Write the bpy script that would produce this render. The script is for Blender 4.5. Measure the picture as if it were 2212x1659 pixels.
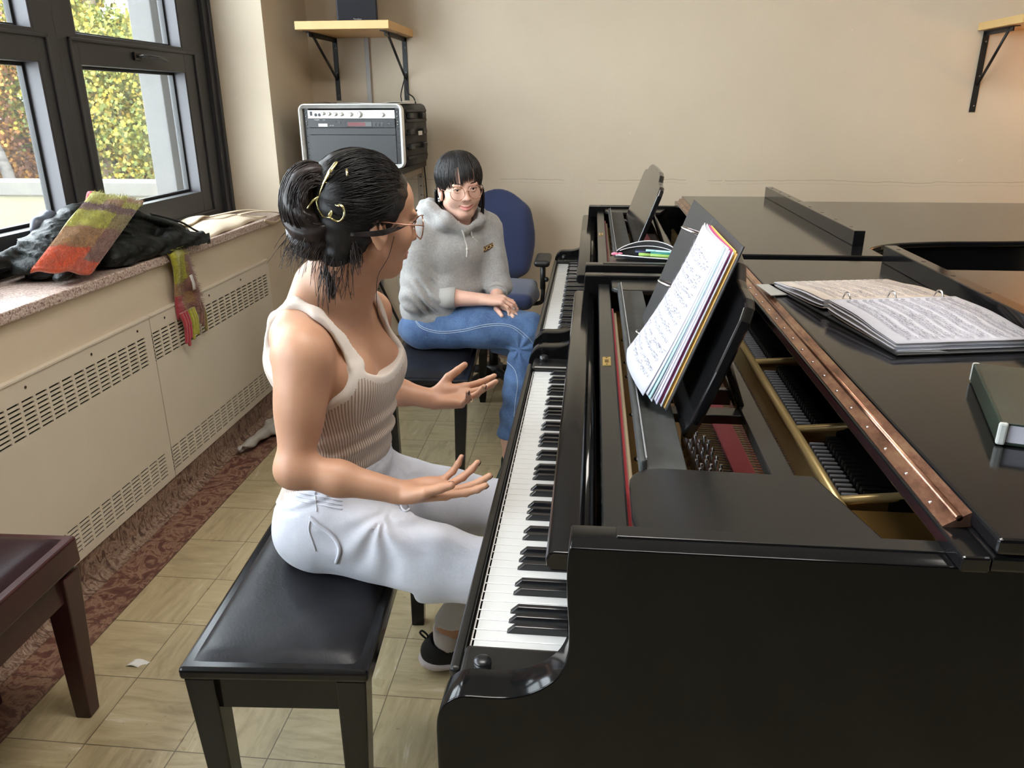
import bpy, bmesh, math, random
import numpy as np
from mathutils import Vector, Matrix, Euler, noise as mnoise
for o in list(bpy.data.objects): bpy.data.objects.remove(o)
SC = bpy.context.scene; COL = SC.collection
PI = math.pi; rnd = random.Random(7)
# ---------------------------------------------------------------- camera
cam = bpy.data.cameras.new('camera'); co = bpy.data.objects.new('camera', cam); COL.objects.link(co)
co.location = (0, 0, 1.4495)
cam.sensor_fit = 'HORIZONTAL'; cam.sensor_width = 36.0; cam.lens = 36.0 * 1660.73 / 2212
def cam_matrix(yaw, pitch, roll):
    cy, sy, cp, sp = math.cos(yaw), math.sin(yaw), math.cos(pitch), math.sin(pitch)
    f = Vector((-sy*cp, cy*cp, -sp)); r = Vector((cy, sy, 0)); u = r.cross(f)
    cr, sr = math.cos(roll), math.sin(roll)
    r2 = r*cr + u*sr; u2 = u*cr - r*sr
    return Matrix((r2, u2, -f)).transposed().to_euler()
co.rotation_euler = cam_matrix(math.radians(5.8783), math.radians(20.0802), math.radians(-0.2529))
cam.clip_start = 0.05; cam.clip_end = 200
SC.camera = co
# ---------------------------------------------------------------- world, exposure
SC.view_settings.view_transform = 'Standard'; SC.view_settings.look = 'None'
SC.view_settings.gamma = 1.0; SC.view_settings.use_curve_mapping = False
SC.view_settings.exposure = 0.74
w = bpy.data.worlds.new('overcast_sky'); SC.world = w; w.use_nodes = True
bg = w.node_tree.nodes['Background']; bg.inputs[0].default_value = (0.88, 0.94, 1.0, 1); bg.inputs[1].default_value = WORLD_STRENGTH if 'WORLD_STRENGTH' in globals() else 9.5
def area_light(name, loc, rot, sx, sy, power, col):
    l = bpy.data.lights.new(name, 'AREA'); l.shape = 'RECTANGLE'; l.size = sx; l.size_y = sy; l.energy = power; l.color = col
    o = bpy.data.objects.new(name, l); COL.objects.link(o); o.location = loc; o.rotation_euler = rot; return o
# fill light added overhead, out of view; made-up fixtures stand above it
area_light('ceiling_lamp_light', (-0.2, 1.2, 2.93), (0, 0, 0), 1.2, 0.5, 19, (1.0, 0.95, 0.88))
area_light('ceiling_lamp_light', (1.7, 2.3, 2.93), (0, 0, 0), 1.2, 0.5, 12, (1.0, 0.93, 0.84))


# ---------------------------------------------------------------- materials
MATS = {}
def srgb(r, g, b):
    f = lambda c: (c/255/12.92) if c/255 <= .04045 else ((c/255+.055)/1.055)**2.4
    return (f(r), f(g), f(b), 1.0)
class NT:
    def __init__(s, m): s.m = m; s.t = m.node_tree; s.b = s.t.nodes['Principled BSDF']
    def n(s, kind, **kw):
        x = s.t.nodes.new(kind)
        for k, v in kw.items():
            if k.startswith('i_'):
                key = k[2:]; key = int(key) if key.isdigit() else key.replace('_', ' ')
                x.inputs[key].default_value = v
            else: setattr(x, k, v)
        return x
    def l(s, a, b): s.t.links.new(a, b)
    def coord(s, scale=(1,1,1), kind='Object', rot=(0,0,0)):
        c = s.n('ShaderNodeTexCoord'); m = s.n('ShaderNodeMapping'); m.inputs['Scale'].default_value = scale; m.inputs['Rotation'].default_value = rot
        s.l(c.outputs[kind], m.inputs[0]); return m.outputs[0]
    def noise(s, v, scale=5, detail=4, rough=.55, dist=0):
        x = s.n('ShaderNodeTexNoise'); s.l(v, x.inputs['Vector']); x.inputs['Scale'].default_value = scale
        x.inputs['Detail'].default_value = detail; x.inputs['Roughness'].default_value = rough; x.inputs['Distortion'].default_value = dist; return x.outputs['Fac']
    def ramp(s, f, stops, interp='LINEAR'):
        r = s.n('ShaderNodeValToRGB'); r.color_ramp.interpolation = interp; e = r.color_ramp.elements
        while len(e) < len(stops): e.new(.5)
        for i, (p, c) in enumerate(stops): e[i].position = p; e[i].color = c
        s.l(f, r.inputs[0]); return r.outputs[0]
    def mix(s, f, a, b, mode='MIX'):
        x = s.n('ShaderNodeMix', data_type='RGBA', blend_type=mode)
        for sock, v in ((x.inputs[0], f), (x.inputs[6], a), (x.inputs[7], b)):
            if hasattr(v, 'links'): s.l(v, sock)
            else: sock.default_value = v
        return x.outputs[2]
    def math(s, op, a, b=0.0, c=0.0):
        x = s.n('ShaderNodeMath', operation=op)
        for i, v in enumerate((a, b, c)):
            if hasattr(v, 'links'): s.l(v, x.inputs[i])
            else: x.inputs[i].default_value = v
        return x.outputs[0]
    def bump(s, h, strength=.3, dist=.002):
        x = s.n('ShaderNodeBump'); x.inputs['Strength'].default_value = strength; x.inputs['Distance'].default_value = dist
        s.l(h, x.inputs['Height']); s.l(x.outputs[0], s.b.inputs['Normal']); return x
    def col(s, c): s.l(c, s.b.inputs['Base Color'])
def mat(name, color, rough=.5, metal=0.0, var=0.0, vscale=6, bump=0.0, bscale=200, bdist=.001, coat=0, spec=None, sss=0, sheen=0):
    if name in MATS: return MATS[name]
    m = bpy.data.materials.new(name); m.use_nodes = True; N = NT(m); b = N.b
    c = srgb(*color) if max(color) > 1.0 else (*color, 1)
    b.inputs['Base Color'].default_value = c; b.inputs['Roughness'].default_value = rough; b.inputs['Metallic'].default_value = metal
    b.inputs['Coat Weight'].default_value = coat; b.inputs['Coat Roughness'].default_value = .06
    if spec is not None: b.inputs['Specular IOR Level'].default_value = spec
    if sheen: b.inputs['Sheen Weight'].default_value = sheen; b.inputs['Sheen Roughness'].default_value = .5
    v = N.coord()
    f = N.noise(v, vscale, 5, .6)
    lo = tuple(max(0, x*(1-var)) for x in c[:3]) + (1,); hi = tuple(min(1, x*(1+var)) for x in c[:3]) + (1,)
    N.col(N.ramp(f, [(.3, lo), (.7, hi)]))
    if bump: N.bump(N.noise(v, bscale, 3, .6), bump, bdist)
    if sss:
        b.inputs['Subsurface Weight'].default_value = sss; b.inputs['Subsurface Radius'].default_value = (.012, .004, .002); b.inputs['Subsurface Scale'].default_value = 1.0
    MATS[name] = m; return m

# ---------------------------------------------------------------- mesh helpers
def V(*a): return Vector(a)
class MB:
    def __init__(s): s.bm = bmesh.new(); s.sm = True; s.mi = 0
    def _merge(s, t, M=None, mi=None):
        if M is not None: bmesh.ops.transform(t, matrix=M, verts=t.verts)
        vs = [s.bm.verts.new(v.co) for v in t.verts]
        for i, v in enumerate(t.verts): v.index = i
        for f in t.faces:
            try:
                nf = s.bm.faces.new([vs[v.index] for v in f.verts]); nf.smooth = f.smooth; nf.material_index = s.mi if mi is None else mi
            except ValueError: pass
        t.free(); return s
    def box(s, x0, x1, y0, y1, z0, z1, bev=0.0, seg=2, M=None, mi=None):
        t = bmesh.new(); bmesh.ops.create_cube(t, size=1)
        for v in t.verts: v.co = Vector(((x0+x1)/2 + v.co.x*(x1-x0), (y0+y1)/2 + v.co.y*(y1-y0), (z0+z1)/2 + v.co.z*(z1-z0)))
        if bev: bmesh.ops.bevel(t, geom=t.edges[:], offset=bev, segments=seg, profile=.5, affect='EDGES')
        return s._merge(t, M, mi)
    def hexa(s, bot, top, bev=0.0, seg=2, M=None, mi=None):   # 4 bottom pts, 4 top pts (ccw seen from above)
        t = bmesh.new(); b = [t.verts.new(p) for p in bot]; u = [t.verts.new(p) for p in top]
        t.faces.new(b[::-1]); t.faces.new(u)
        for i in range(4): t.faces.new((b[i], b[(i+1)%4], u[(i+1)%4], u[i]))
        if bev: bmesh.ops.bevel(t, geom=t.edges[:], offset=bev, segments=seg, profile=.5, affect='EDGES')
        return s._merge(t, M, mi)
    def prism(s, pts, axis, a, b, bev=0.0, seg=2, M=None, smooth=False, mi=None):   # pts 2D outline; axis 'x','y','z' extruded from a to b
        t = bmesh.new()
        def P(p, q):
            return {'x': (q, p[0], p[1]), 'y': (p[0], q, p[1]), 'z': (p[0], p[1], q)}[axis]
        A = [t.verts.new(P(p, a)) for p in pts]; B = [t.verts.new(P(p, b)) for p in pts]
        n = len(pts); fa = t.faces.new(A); fb = t.faces.new(B[::-1])
        for i in range(n):
            f = t.faces.new((A[i], B[i], B[(i+1)%n], A[(i+1)%n])); f.smooth = smooth
        bmesh.ops.recalc_face_normals(t, faces=t.faces)
        if bev:
            es = list({e for f in (fa, fb) for e in f.edges})
            bmesh.ops.bevel(t, geom=es, offset=bev, segments=seg, profile=.5, affect='EDGES')
        return s._merge(t, M, mi)
    def tube(s, pts, r, n=8, cap=True, closed=False, mi=None, flat=None):
        pts = [Vector(p) for p in pts]; N = len(pts); t = bmesh.new(); rings = []
        rr = r if hasattr(r, '__len__') else [r]*N
        up = None
        for i, p in enumerate(pts):
            if closed: d = pts[(i+1)%N]-pts[i-1]
            else: d = pts[min(i+1, N-1)]-pts[max(i-1, 0)]
            d = d.normalized() if d.length > 1e-9 else Vector((0,0,1))
            if up is None:
                up = Vector((0,0,1)) if abs(d.z) < .9 else Vector((1,0,0))
            u = (up - d*up.dot(d));  u = u.normalized() if u.length > 1e-6 else d.orthogonal().normalized()
            v = d.cross(u); up = u
            fw = flat if flat else 1.0
            rings.append([t.verts.new(p + (u*math.cos(2*PI*k/n)*fw + v*math.sin(2*PI*k/n))*rr[i]) for k in range(n)])
        m = N if closed else N-1
        for i in range(m):
            A, B = rings[i], rings[(i+1)%N]
            for k in range(n):
                f = t.faces.new((A[k], A[(k+1)%n], B[(k+1)%n], B[k])); f.smooth = True
        if cap and not closed:
            t.faces.new(rings[0][::-1]); t.faces.new(rings[-1])
        return s._merge(t, None, mi)
    def cyl(s, p0, p1, r, r1=None, n=16, mi=None, bev=0):
        if bev:
            p0 = Vector(p0); p1 = Vector(p1); d = (p1-p0).normalized(); r1 = r if r1 is None else r1
            return s.tube([p0, p0+d*1e-5, p0+d*bev, p1-d*bev, p1-d*1e-5, p1], [r*.0+max(r-bev,1e-5), max(r-bev,1e-5), r, r1, max(r1-bev,1e-5), max(r1-bev,1e-5)], n, mi=mi)
        return s.tube([p0, p1], [r, r if r1 is None else r1], n, mi=mi)
    def ball(s, c, r, sx=1, sy=1, sz=1, u=16, v=10, M=None, mi=None):
        t = bmesh.new(); bmesh.ops.create_uvsphere(t, u_segments=u, v_segments=v, radius=r)
        for q in t.verts: q.co = Vector((q.co.x*sx, q.co.y*sy, q.co.z*sz))
        for f in t.faces: f.smooth = True
        MM = Matrix.Translation(c) @ (M if M else Matrix.Identity(4))
        return s._merge(t, MM, mi)
    def grid(s, fn, nu, nv, closed_u=False, mi=None, thick=0):    # fn(u,v)->point
        t = bmesh.new(); R = [[t.verts.new(fn(i/(nu if closed_u else nu-1), j/(nv-1))) for j in range(nv)] for i in range(nu)]
        for i in range(nu if closed_u else nu-1):
            for j in range(nv-1):
                f = t.faces.new((R[i][j], R[(i+1)%nu][j], R[(i+1)%nu][j+1], R[i][j+1])); f.smooth = True
        if thick:
            bmesh.ops.recalc_face_normals(t, faces=t.faces)
            bmesh.ops.solidify(t, geom=t.faces[:], thickness=thick)
            for f in t.faces: f.smooth = True
        return s._merge(t, None, mi)
    def quad(s, a, b, c, d, mi=None):
        f = s.bm.faces.new([s.bm.verts.new(p) for p in (a, b, c, d)]); f.material_index = s.mi if mi is None else mi; return s
    def build(s, name, m, parent=None, smooth_angle=None, local=False):
        me = bpy.data.meshes.new(name)
        if parent is not None and not local:
            W = world_of(parent).inverted(); bmesh.ops.transform(s.bm, matrix=W, verts=s.bm.verts)
        s.bm.to_mesh(me); s.bm.free()
        for mm in (m if isinstance(m, (list, tuple)) else [m]): me.materials.append(mm)
        o = bpy.data.objects.new(name, me); COL.objects.link(o)
        if parent is not None: o.parent = parent
        return o
def world_of(o):
    M = Matrix.LocRotScale(o.location, o.rotation_euler, o.scale)
    return world_of(o.parent) @ M if o.parent else M
def mesh_obj(name, verts, faces, m, parent=None, smooth=True):
    me = bpy.data.meshes.new(name)
    if parent is not None:
        W = np.array(world_of(parent).inverted()); verts = np.asarray(verts) @ W[:3,:3].T + W[:3,3]
    me.from_pydata([tuple(v) for v in verts], [], [tuple(f) for f in faces]); me.update()
    if smooth: me.polygons.foreach_set('use_smooth', [True]*len(me.polygons))
    for mm in (m if isinstance(m, (list, tuple)) else [m]): me.materials.append(mm)
    o = bpy.data.objects.new(name, me); COL.objects.link(o)
    if parent is not None: o.parent = parent
    return o
def thing(name, label, cat, loc=(0,0,0), rz=0, group=None):
    o = bpy.data.objects.new(name, None); COL.objects.link(o); o.location = loc; o.rotation_euler = (0,0,rz); o.empty_display_size = .1
    return tag(o, label, cat, group)
def tag(o, label, cat=None, group=None, kind=None):
    o['label'] = label
    if cat: o['category'] = cat
    if group: o['group'] = group
    if kind: o['kind'] = kind
    return o
def struct(o): o['kind'] = 'structure'; return o
def lab(o, l): o['label'] = l; return o
def dup_tree(root, loc, rz=None, label=None, group=None):
    r = root.copy(); COL.objects.link(r); r.location = loc
    if rz is not None: r.rotation_euler = (0,0,rz)
    if label: r['label'] = label
    if group: r['group'] = group
    def rec(src, dst):
        for ch in list(src.children):
            c = ch.copy(); COL.objects.link(c); c.parent = dst; rec(ch, c)
    rec(root, r); return r
def text_mesh(mb, txt, size, M, depth=.0006, mi=None, spacing=1.0):
    cu = bpy.data.curves.new('txt', 'FONT'); cu.body = txt; cu.size = size; cu.extrude = depth; cu.align_x = 'CENTER'; cu.align_y = 'CENTER'; cu.space_character = spacing
    o = bpy.data.objects.new('txt', cu); COL.objects.link(o); dg = bpy.context.evaluated_depsgraph_get(); me = o.evaluated_get(dg).to_mesh()
    t = bmesh.new(); t.from_mesh(me); o.evaluated_get(dg).to_mesh_clear(); bpy.data.objects.remove(o); bpy.data.curves.remove(cu)
    return mb._merge(t, M, mi)
def frame(o, x, y, z=None):   # matrix from origin and two in-plane axes
    x = Vector(x).normalized(); y = Vector(y).normalized(); z = x.cross(y).normalized(); y = z.cross(x)
    M = Matrix((x, y, z)).transposed().to_4x4(); return Matrix.Translation(o) @ M
def bez(p, n=12):  # catmull-rom through points
    p = [Vector(q) for q in p]; out = []
    for i in range(len(p)-1):
        a = p[max(i-1,0)]; b = p[i]; c = p[i+1]; d = p[min(i+2, len(p)-1)]
        for k in range(n):
            t = k/n; out.append(.5*((2*b)+(c-a)*t+(2*a-5*b+4*c-d)*t*t+(-a+3*b-3*c+d)*t**3))
    out.append(p[-1]); return out
# ================================================================ smooth body modelling (signed distance shapes -> one continuous mesh)
class Field:
    def __init__(s): s.ops = []
    def add(s, fn, lo, hi, k=.01, mode='u'): s.ops.append((fn, np.array(lo, float), np.array(hi, float), k, mode)); return s
    def cone(s, p0, p1, r0, r1, k=.01, mode='u', flat=None):
        p0 = np.array(p0, float); p1 = np.array(p1, float); m = max(r0, r1)
        ax = None
        if flat is not None: ax = np.array(flat[0], float); ax /= np.linalg.norm(ax); fa = flat[1]
        def fn(P):
            d = p1-p0; L = d@d; q = P-p0; t = np.clip((q@d)/L, 0, 1); v = q - t[..., None]*d; r = r0+(r1-r0)*t
            if ax is not None:
                c = v@ax; v = v + (c*(1/fa-1))[..., None]*ax; return (np.sqrt((v*v).sum(-1)) - r)*min(fa, 1.0)
            return np.sqrt((v*v).sum(-1)) - r
        e = m*(max(1, flat[1]) if flat is not None else 1)
        return s.add(fn, np.minimum(p0, p1)-e, np.maximum(p0, p1)+e, k, mode)
    def chain(s, pts, rs, k=.01, flat=None, mode='u'):
        for i in range(len(pts)-1): s.cone(pts[i], pts[i+1], rs[i], rs[i+1], k, mode, flat)
        return s
    def ell(s, c, r, k=.01, mode='u', R=None):
        c = np.array(c, float); r = np.array(r, float); R = np.eye(3) if R is None else np.array(R)
        def fn(P):
            q = (P-c)@R; k0 = np.sqrt(((q/r)**2).sum(-1)); k1 = np.sqrt(((q/(r*r))**2).sum(-1)); return k0*(k0-1)/np.maximum(k1, 1e-9)
        e = np.abs(R)@r
        return s.add(fn, c-e, c+e, k, mode)
    def rbox(s, c, h, rad, k=.01, mode='u', R=None):
        c = np.array(c, float); h = np.array(h, float)-rad; R = np.eye(3) if R is None else np.array(R)
        def fn(P):
            q = np.abs((P-c)@R)-h; return np.sqrt((np.maximum(q, 0)**2).sum(-1)) + np.minimum(q.max(-1), 0) - rad
        e = np.abs(R)@(h+rad); return s.add(fn, c-e, c+e, k, mode)
    def eval(s, P):      # exact field at arbitrary points
        F = np.full(P.shape[:-1], 1e3)
        for fn, lo, hi, k, mode in s.ops: F = s.comb(F, fn(P), k, mode)
        return F
    @staticmethod
    def comb(a, b, k, mode):
        if mode == 'u':
            h = np.clip(.5+.5*(a-b)/k, 0, 1); return a*(1-h)+b*h - k*h*(1-h)
        if mode == 's':       # a minus b
            h = np.clip(.5-.5*(a+b)/k, 0, 1); return a*(1-h) - b*h + k*h*(1-h)
        if mode == 'd': return a + b      # displacement
        if mode == 'i':
            h = np.clip(.5-.5*(a-b)/k, 0, 1); return a*(1-h)+b*h + k*h*(1-h)
    def mesh(s, lo, hi, res, post=None):
        lo = np.array(lo, float); hi = np.array(hi, float); n = np.ceil((hi-lo)/res).astype(int)+1
        xs = [lo[i]+res*np.arange(n[i]) for i in range(3)]
        F = np.full(n, .05, dtype=np.float32)
        for fn, l, h, k, mode in s.ops:
            m = k*1.5 + res*3 + .004
            a = np.maximum(np.floor((l-m-lo)/res).astype(int), 0); b = np.minimum(np.ceil((h+m-lo)/res).astype(int)+1, n)
            if (b <= a).any(): continue
            G = np.stack(np.meshgrid(xs[0][a[0]:b[0]], xs[1][a[1]:b[1]], xs[2][a[2]:b[2]], indexing='ij'), -1)
            sl = tuple(slice(a[i], b[i]) for i in range(3)); F[sl] = s.comb(F[sl], fn(G), k, mode)
        if post is not None:
            G = np.stack(np.meshgrid(*xs, indexing='ij'), -1); F = post(F, G)
        return surface_nets(F, lo, res)
def surface_nets(F, lo, res):
    S = F < 0; n = F.shape
    c = np.zeros(tuple(k-1 for k in n), np.int8)
    for dx in (0,1):
        for dy in (0,1):
            for dz in (0,1): c += S[dx:n[0]-1+dx, dy:n[1]-1+dy, dz:n[2]-1+dz]
    act = (c > 0) & (c < 8); ids = np.full(c.shape, -1, int); I = np.argwhere(act); ids[act] = np.arange(len(I))
    acc = np.zeros((len(I), 3)); cnt = np.zeros(len(I))
    corners = [(0,0,0),(1,0,0),(0,1,0),(1,1,0),(0,0,1),(1,0,1),(0,1,1),(1,1,1)]
    for a in range(8):
        for b in range(a+1, 8):
            d = np.array(corners[b])-np.array(corners[a])
            if np.abs(d).sum() != 1: continue
            fa = F[tuple((I+corners[a]).T)]; fb = F[tuple((I+corners[b]).T)]; m = (fa < 0) != (fb < 0)
            t = np.where(m, fa/np.where(m, fa-fb, 1), 0); p = np.array(corners[a])+t[:, None]*d
            acc[m] += p[m]; cnt[m] += 1
    V_ = lo + (I + acc/cnt[:, None])*res
    faces = []
    for ax in range(3):
        sl0 = [slice(None)]*3; sl1 = [slice(None)]*3; sl0[ax] = slice(0, -1); sl1[ax] = slice(1, None)
        A = S[tuple(sl0)]; B = S[tuple(sl1)]; E = np.argwhere(A != B); u, v = [(1,2),(2,0),(0,1)][ax]
        ok = (E[:, u] > 0) & (E[:, v] > 0) & (E[:, u] < n[u]-1) & (E[:, v] < n[v]-1); E = E[ok]
        if not len(E): continue
        def cid(du, dv):
            q = E.copy(); q[:, u] -= du; q[:, v] -= dv; return ids[tuple(q.T)]
        q = np.stack([cid(0,0), cid(1,0), cid(1,1), cid(0,1)], 1)
        fl = A[tuple(E.T)]; q[~fl] = q[~fl][:, ::-1]; faces.append(q)
    f = np.concatenate(faces) if faces else np.zeros((0,4), int)
    return V_, f
def join_meshes(L):
    vs = []; fs = []; o = 0
    for v, f in L: vs.append(v); fs.append(f+o); o += len(v)
    return np.concatenate(vs), np.concatenate(fs)
def smooth_verts(v, f, it=2, lam=.5):
    for _ in range(it):
        acc = np.zeros_like(v); cnt = np.zeros(len(v))
        for a in range(4):
            b = (a+1) % 4; np.add.at(acc, f[:, a], v[f[:, b]]); np.add.at(acc, f[:, b], v[f[:, a]]); np.add.at(cnt, f[:, a], 1); np.add.at(cnt, f[:, b], 1)
        v = v + lam*(acc/np.maximum(cnt, 1)[:, None]-v)
    return v
def fast_obj(name, v, f, mats, parent=None, mi=None):
    me = bpy.data.meshes.new(name)
    if parent is not None:
        W = np.array(world_of(parent).inverted()); v = v @ W[:3,:3].T + W[:3,3]
    me.vertices.add(len(v)); me.vertices.foreach_set('co', np.ascontiguousarray(v, dtype=np.float32).ravel())
    me.loops.add(f.size); me.loops.foreach_set('vertex_index', np.ascontiguousarray(f, dtype=np.int32).ravel())
    me.polygons.add(len(f)); me.polygons.foreach_set('loop_start', np.arange(0, f.size, f.shape[1], dtype=np.int32)); me.polygons.foreach_set('loop_total', np.full(len(f), f.shape[1], np.int32))
    me.update(calc_edges=True); me.polygons.foreach_set('use_smooth', np.ones(len(f), bool))
    for mm in (mats if isinstance(mats, (list, tuple)) else [mats]): me.materials.append(mm)
    if mi is not None: me.polygons.foreach_set('material_index', np.ascontiguousarray(mi, dtype=np.int32))
    me.update(); me.validate()
    o = bpy.data.objects.new(name, me); COL.objects.link(o)
    if parent is not None: o.parent = parent
    return o
def rotm(rx=0, ry=0, rz=0): return np.array(Euler((math.radians(rx), math.radians(ry), math.radians(rz))).to_matrix())
# ================================================================ ROOM
YB = 4.45; XW = -1.57; XR = 3.7; YF = -2.8; ZC = 3.0
def wall_mat():
    m = bpy.data.materials.new('painted_plaster'); m.use_nodes = True; N = NT(m); v = N.coord()
    c = N.ramp(N.noise(v, 1.3, 6, .6), [(.3, srgb(203,188,166)), (.7, srgb(211,197,174))])
    sep = N.n('ShaderNodeSeparateXYZ'); N.l(v, sep.inputs[0])
    wob = N.noise(v, 3.0, 5, .6); wz = N.math('ADD', sep.outputs[2], N.math('MULTIPLY', N.math('SUBTRACT', wob, .5), .05))
    for z0, wd, op in ((1.043, .0016, .45), (1.026, .0010, .25)):
        d = N.math('ABSOLUTE', N.math('SUBTRACT', wz, z0)); line = N.math('LESS_THAN', d, wd)
        br = N.math('GREATER_THAN', N.noise(v, 2.3, 3), .40)
        onb = N.math('GREATER_THAN', sep.outputs[1], 4.4)
        f = N.math('MULTIPLY', N.math('MULTIPLY', line, br), N.math('MULTIPLY', onb, op))
        c = N.mix(f, c, srgb(120,105,88))
    sp = N.math('GREATER_THAN', N.noise(N.coord((1,1,1)), 22, 2, .4), .765)
    c = N.mix(N.math('MULTIPLY', sp, .35), c, srgb(225,214,196))
    N.col(c); N.b.inputs['Roughness'].default_value = .62
    h = N.math('ADD', N.noise(v, 60, 4, .6), N.math('MULTIPLY', N.noise(v, 7, 3), 2.0)); N.bump(h, .22, .004)
    return m
WALL = wall_mat()
def floor_mat():
    m = bpy.data.materials.new('vinyl_floor_tiles'); m.use_nodes = True; N = NT(m); v = N.coord()
    sep = N.n('ShaderNodeSeparateXYZ'); N.l(v, sep.inputs[0]); T = .2286
    X = N.math('DIVIDE', N.math('ADD', sep.outputs[0], 1.178+T*40), T); Y = N.math('DIVIDE', N.math('ADD', sep.outputs[1], -1.333+T*40), T)
    red = N.math('LESS_THAN', sep.outputs[0], -1.384)
    Y = N.math('ADD', Y, N.math('MULTIPLY', red, .10))
    fx = N.math('FRACT', X); fy = N.math('FRACT', Y)
    par = N.math('MODULO', N.math('ADD', N.math('FLOOR', X), N.math('FLOOR', Y)), 2.0)
    idx = N.math('ADD', N.math('MULTIPLY', N.math('FLOOR', X), 7.31), N.math('MULTIPLY', N.math('FLOOR', Y), 3.77))
    def gap(f, wd):
        a = N.math('LESS_THAN', f, wd); b = N.math('GREATER_THAN', f, 1-wd); return N.math('MAXIMUM', a, b)
    gx = N.math('MULTIPLY', gap(fx, .006), N.math('SUBTRACT', 1.0, red))
    bord = N.math('LESS_THAN', N.math('ABSOLUTE', N.math('ADD', sep.outputs[0], 1.384)), .002)
    g = N.math('MAXIMUM', N.math('MAXIMUM', gx, gap(fy, .006)), bord)
    off = N.n('ShaderNodeCombineXYZ'); N.l(idx, off.inputs[2])
    va = N.n('ShaderNodeVectorMath', operation='ADD'); N.l(v, va.inputs[0]); N.l(off.outputs[0], va.inputs[1])
    def streak(sc):
        mm = N.n('ShaderNodeMapping'); mm.inputs['Scale'].default_value = sc; N.l(va.outputs[0], mm.inputs[0]); return N.noise(mm.outputs[0], 6, 5, .65, .8)
    s1 = streak((1, 6, 1)); s2 = streak((6, 1, 1))
    st = N.n('ShaderNodeMix', data_type='FLOAT'); N.l(par, st.inputs[0]); N.l(s1, st.inputs[2]); N.l(s2, st.inputs[3]); st = st.outputs[0]
    tan = N.ramp(st, [(.28, srgb(154,138,106)), (.5, srgb(178,162,127)), (.64, srgb(188,173,138)), (.74, srgb(214,206,186))])
    tan = N.mix(N.math('MULTIPLY', N.math('GREATER_THAN', N.noise(v, 45, 3, .7), .69), .5), tan, srgb(100,88,66))
    sc_ = N.math('GREATER_THAN', N.noise(N.coord((1,2.4,1), rot=(0,0,.5)), 26, 6, .78, 1.2), .665); tan = N.mix(N.math('MULTIPLY', sc_, .45), tan, srgb(214,206,188))
    dk = N.noise(v, 3.1, 6, .7); tan = N.mix(N.ramp(dk, [(.50, (0,0,0,1)), (.72, (.4,.4,.4,1))]), tan, srgb(112,100,76))
    bright = N.noise(v, 1.1, 3); tan = N.mix(N.ramp(bright, [(.35, (0,0,0,1)), (.7, (.35,.35,.35,1))]), tan, srgb(184,172,144))
    mar = N.noise(va.outputs[0], 11, 6, .62, 2.2)
    redc = N.ramp(mar, [(.32, srgb(84,54,48)), (.46, srgb(108,72,64)), (.54, srgb(150,120,100)), (.62, srgb(104,64,56)), (.75, srgb(160,134,112))])
    c = N.mix(red, tan, redc); c = N.mix(N.math('MULTIPLY', g, .75), c, srgb(60,48,34))
    N.col(c); r = N.ramp(N.noise(v, 9, 4), [(.3, (.26,)*3+(1,)), (.7, (.46,)*3+(1,))]); N.l(r, N.b.inputs['Roughness'])
    h = N.math('SUBTRACT', N.noise(v, 14, 3), N.math('MULTIPLY', g, 1.5)); N.bump(h, .25, .002)
    return m
FLOOR = floor_mat()
def granite_mat(name, dark, mid, lite, sc=120):
    m = bpy.data.materials.new(name); m.use_nodes = True; N = NT(m); v = N.coord()
    vo = N.n('ShaderNodeTexVoronoi'); N.l(v, vo.inputs['Vector']); vo.inputs['Scale'].default_value = sc
    s = N.n('ShaderNodeSeparateColor'); N.l(vo.outputs['Color'], s.inputs[0])
    f = N.math('MULTIPLY_ADD', N.noise(v, sc*.8, 3), .6, N.math('MULTIPLY', s.outputs[0], .45))
    c = N.ramp(f, [(.25, dark), (.42, mid), (.60, lite), (.75, mid)]); N.col(c); N.b.inputs['Roughness'].default_value = .28
    return m
GRAN = granite_mat('speckled_granite', srgb(96,74,68), srgb(168,142,130), srgb(214,200,190), 210)
def marble_base():
    m = bpy.data.materials.new('marbled_cove_base'); m.use_nodes = True; N = NT(m); v = N.coord((1,1.6,1))
    c = N.ramp(N.noise(v, 16, 6, .65, 2.5), [(.33, srgb(74,56,48)), (.45, srgb(112,86,74)), (.55, srgb(160,140,122)), (.62, srgb(104,66,56)), (.72, srgb(170,150,130))])
    sep = N.n('ShaderNodeSeparateXYZ'); N.l(N.coord(), sep.inputs[0])
    fy = N.math('FRACT', N.math('DIVIDE', N.math('ADD', sep.outputs[1], 20.03), .2286))
    c = N.mix(N.math('MULTIPLY', N.math('LESS_THAN', fy, .014), .7), c, srgb(48,34,28)); N.col(c); N.b.inputs['Roughness'].default_value = .35
    return m
MBASE = marble_base()
METAL_PAINT = mat('cream_painted_metal', (212,202,185), .45, var=.03, vscale=3, bump=.08, bscale=30)
FRAMEB = mat('charcoal_window_aluminium', (52,52,54), .42, 0.0, var=.06, vscale=2)
FRAMEG = mat('grey_window_reveal', (76,74,78), .45, var=.03)
RUBBER = mat('black_rubber', (16,16,17), .5)

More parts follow.
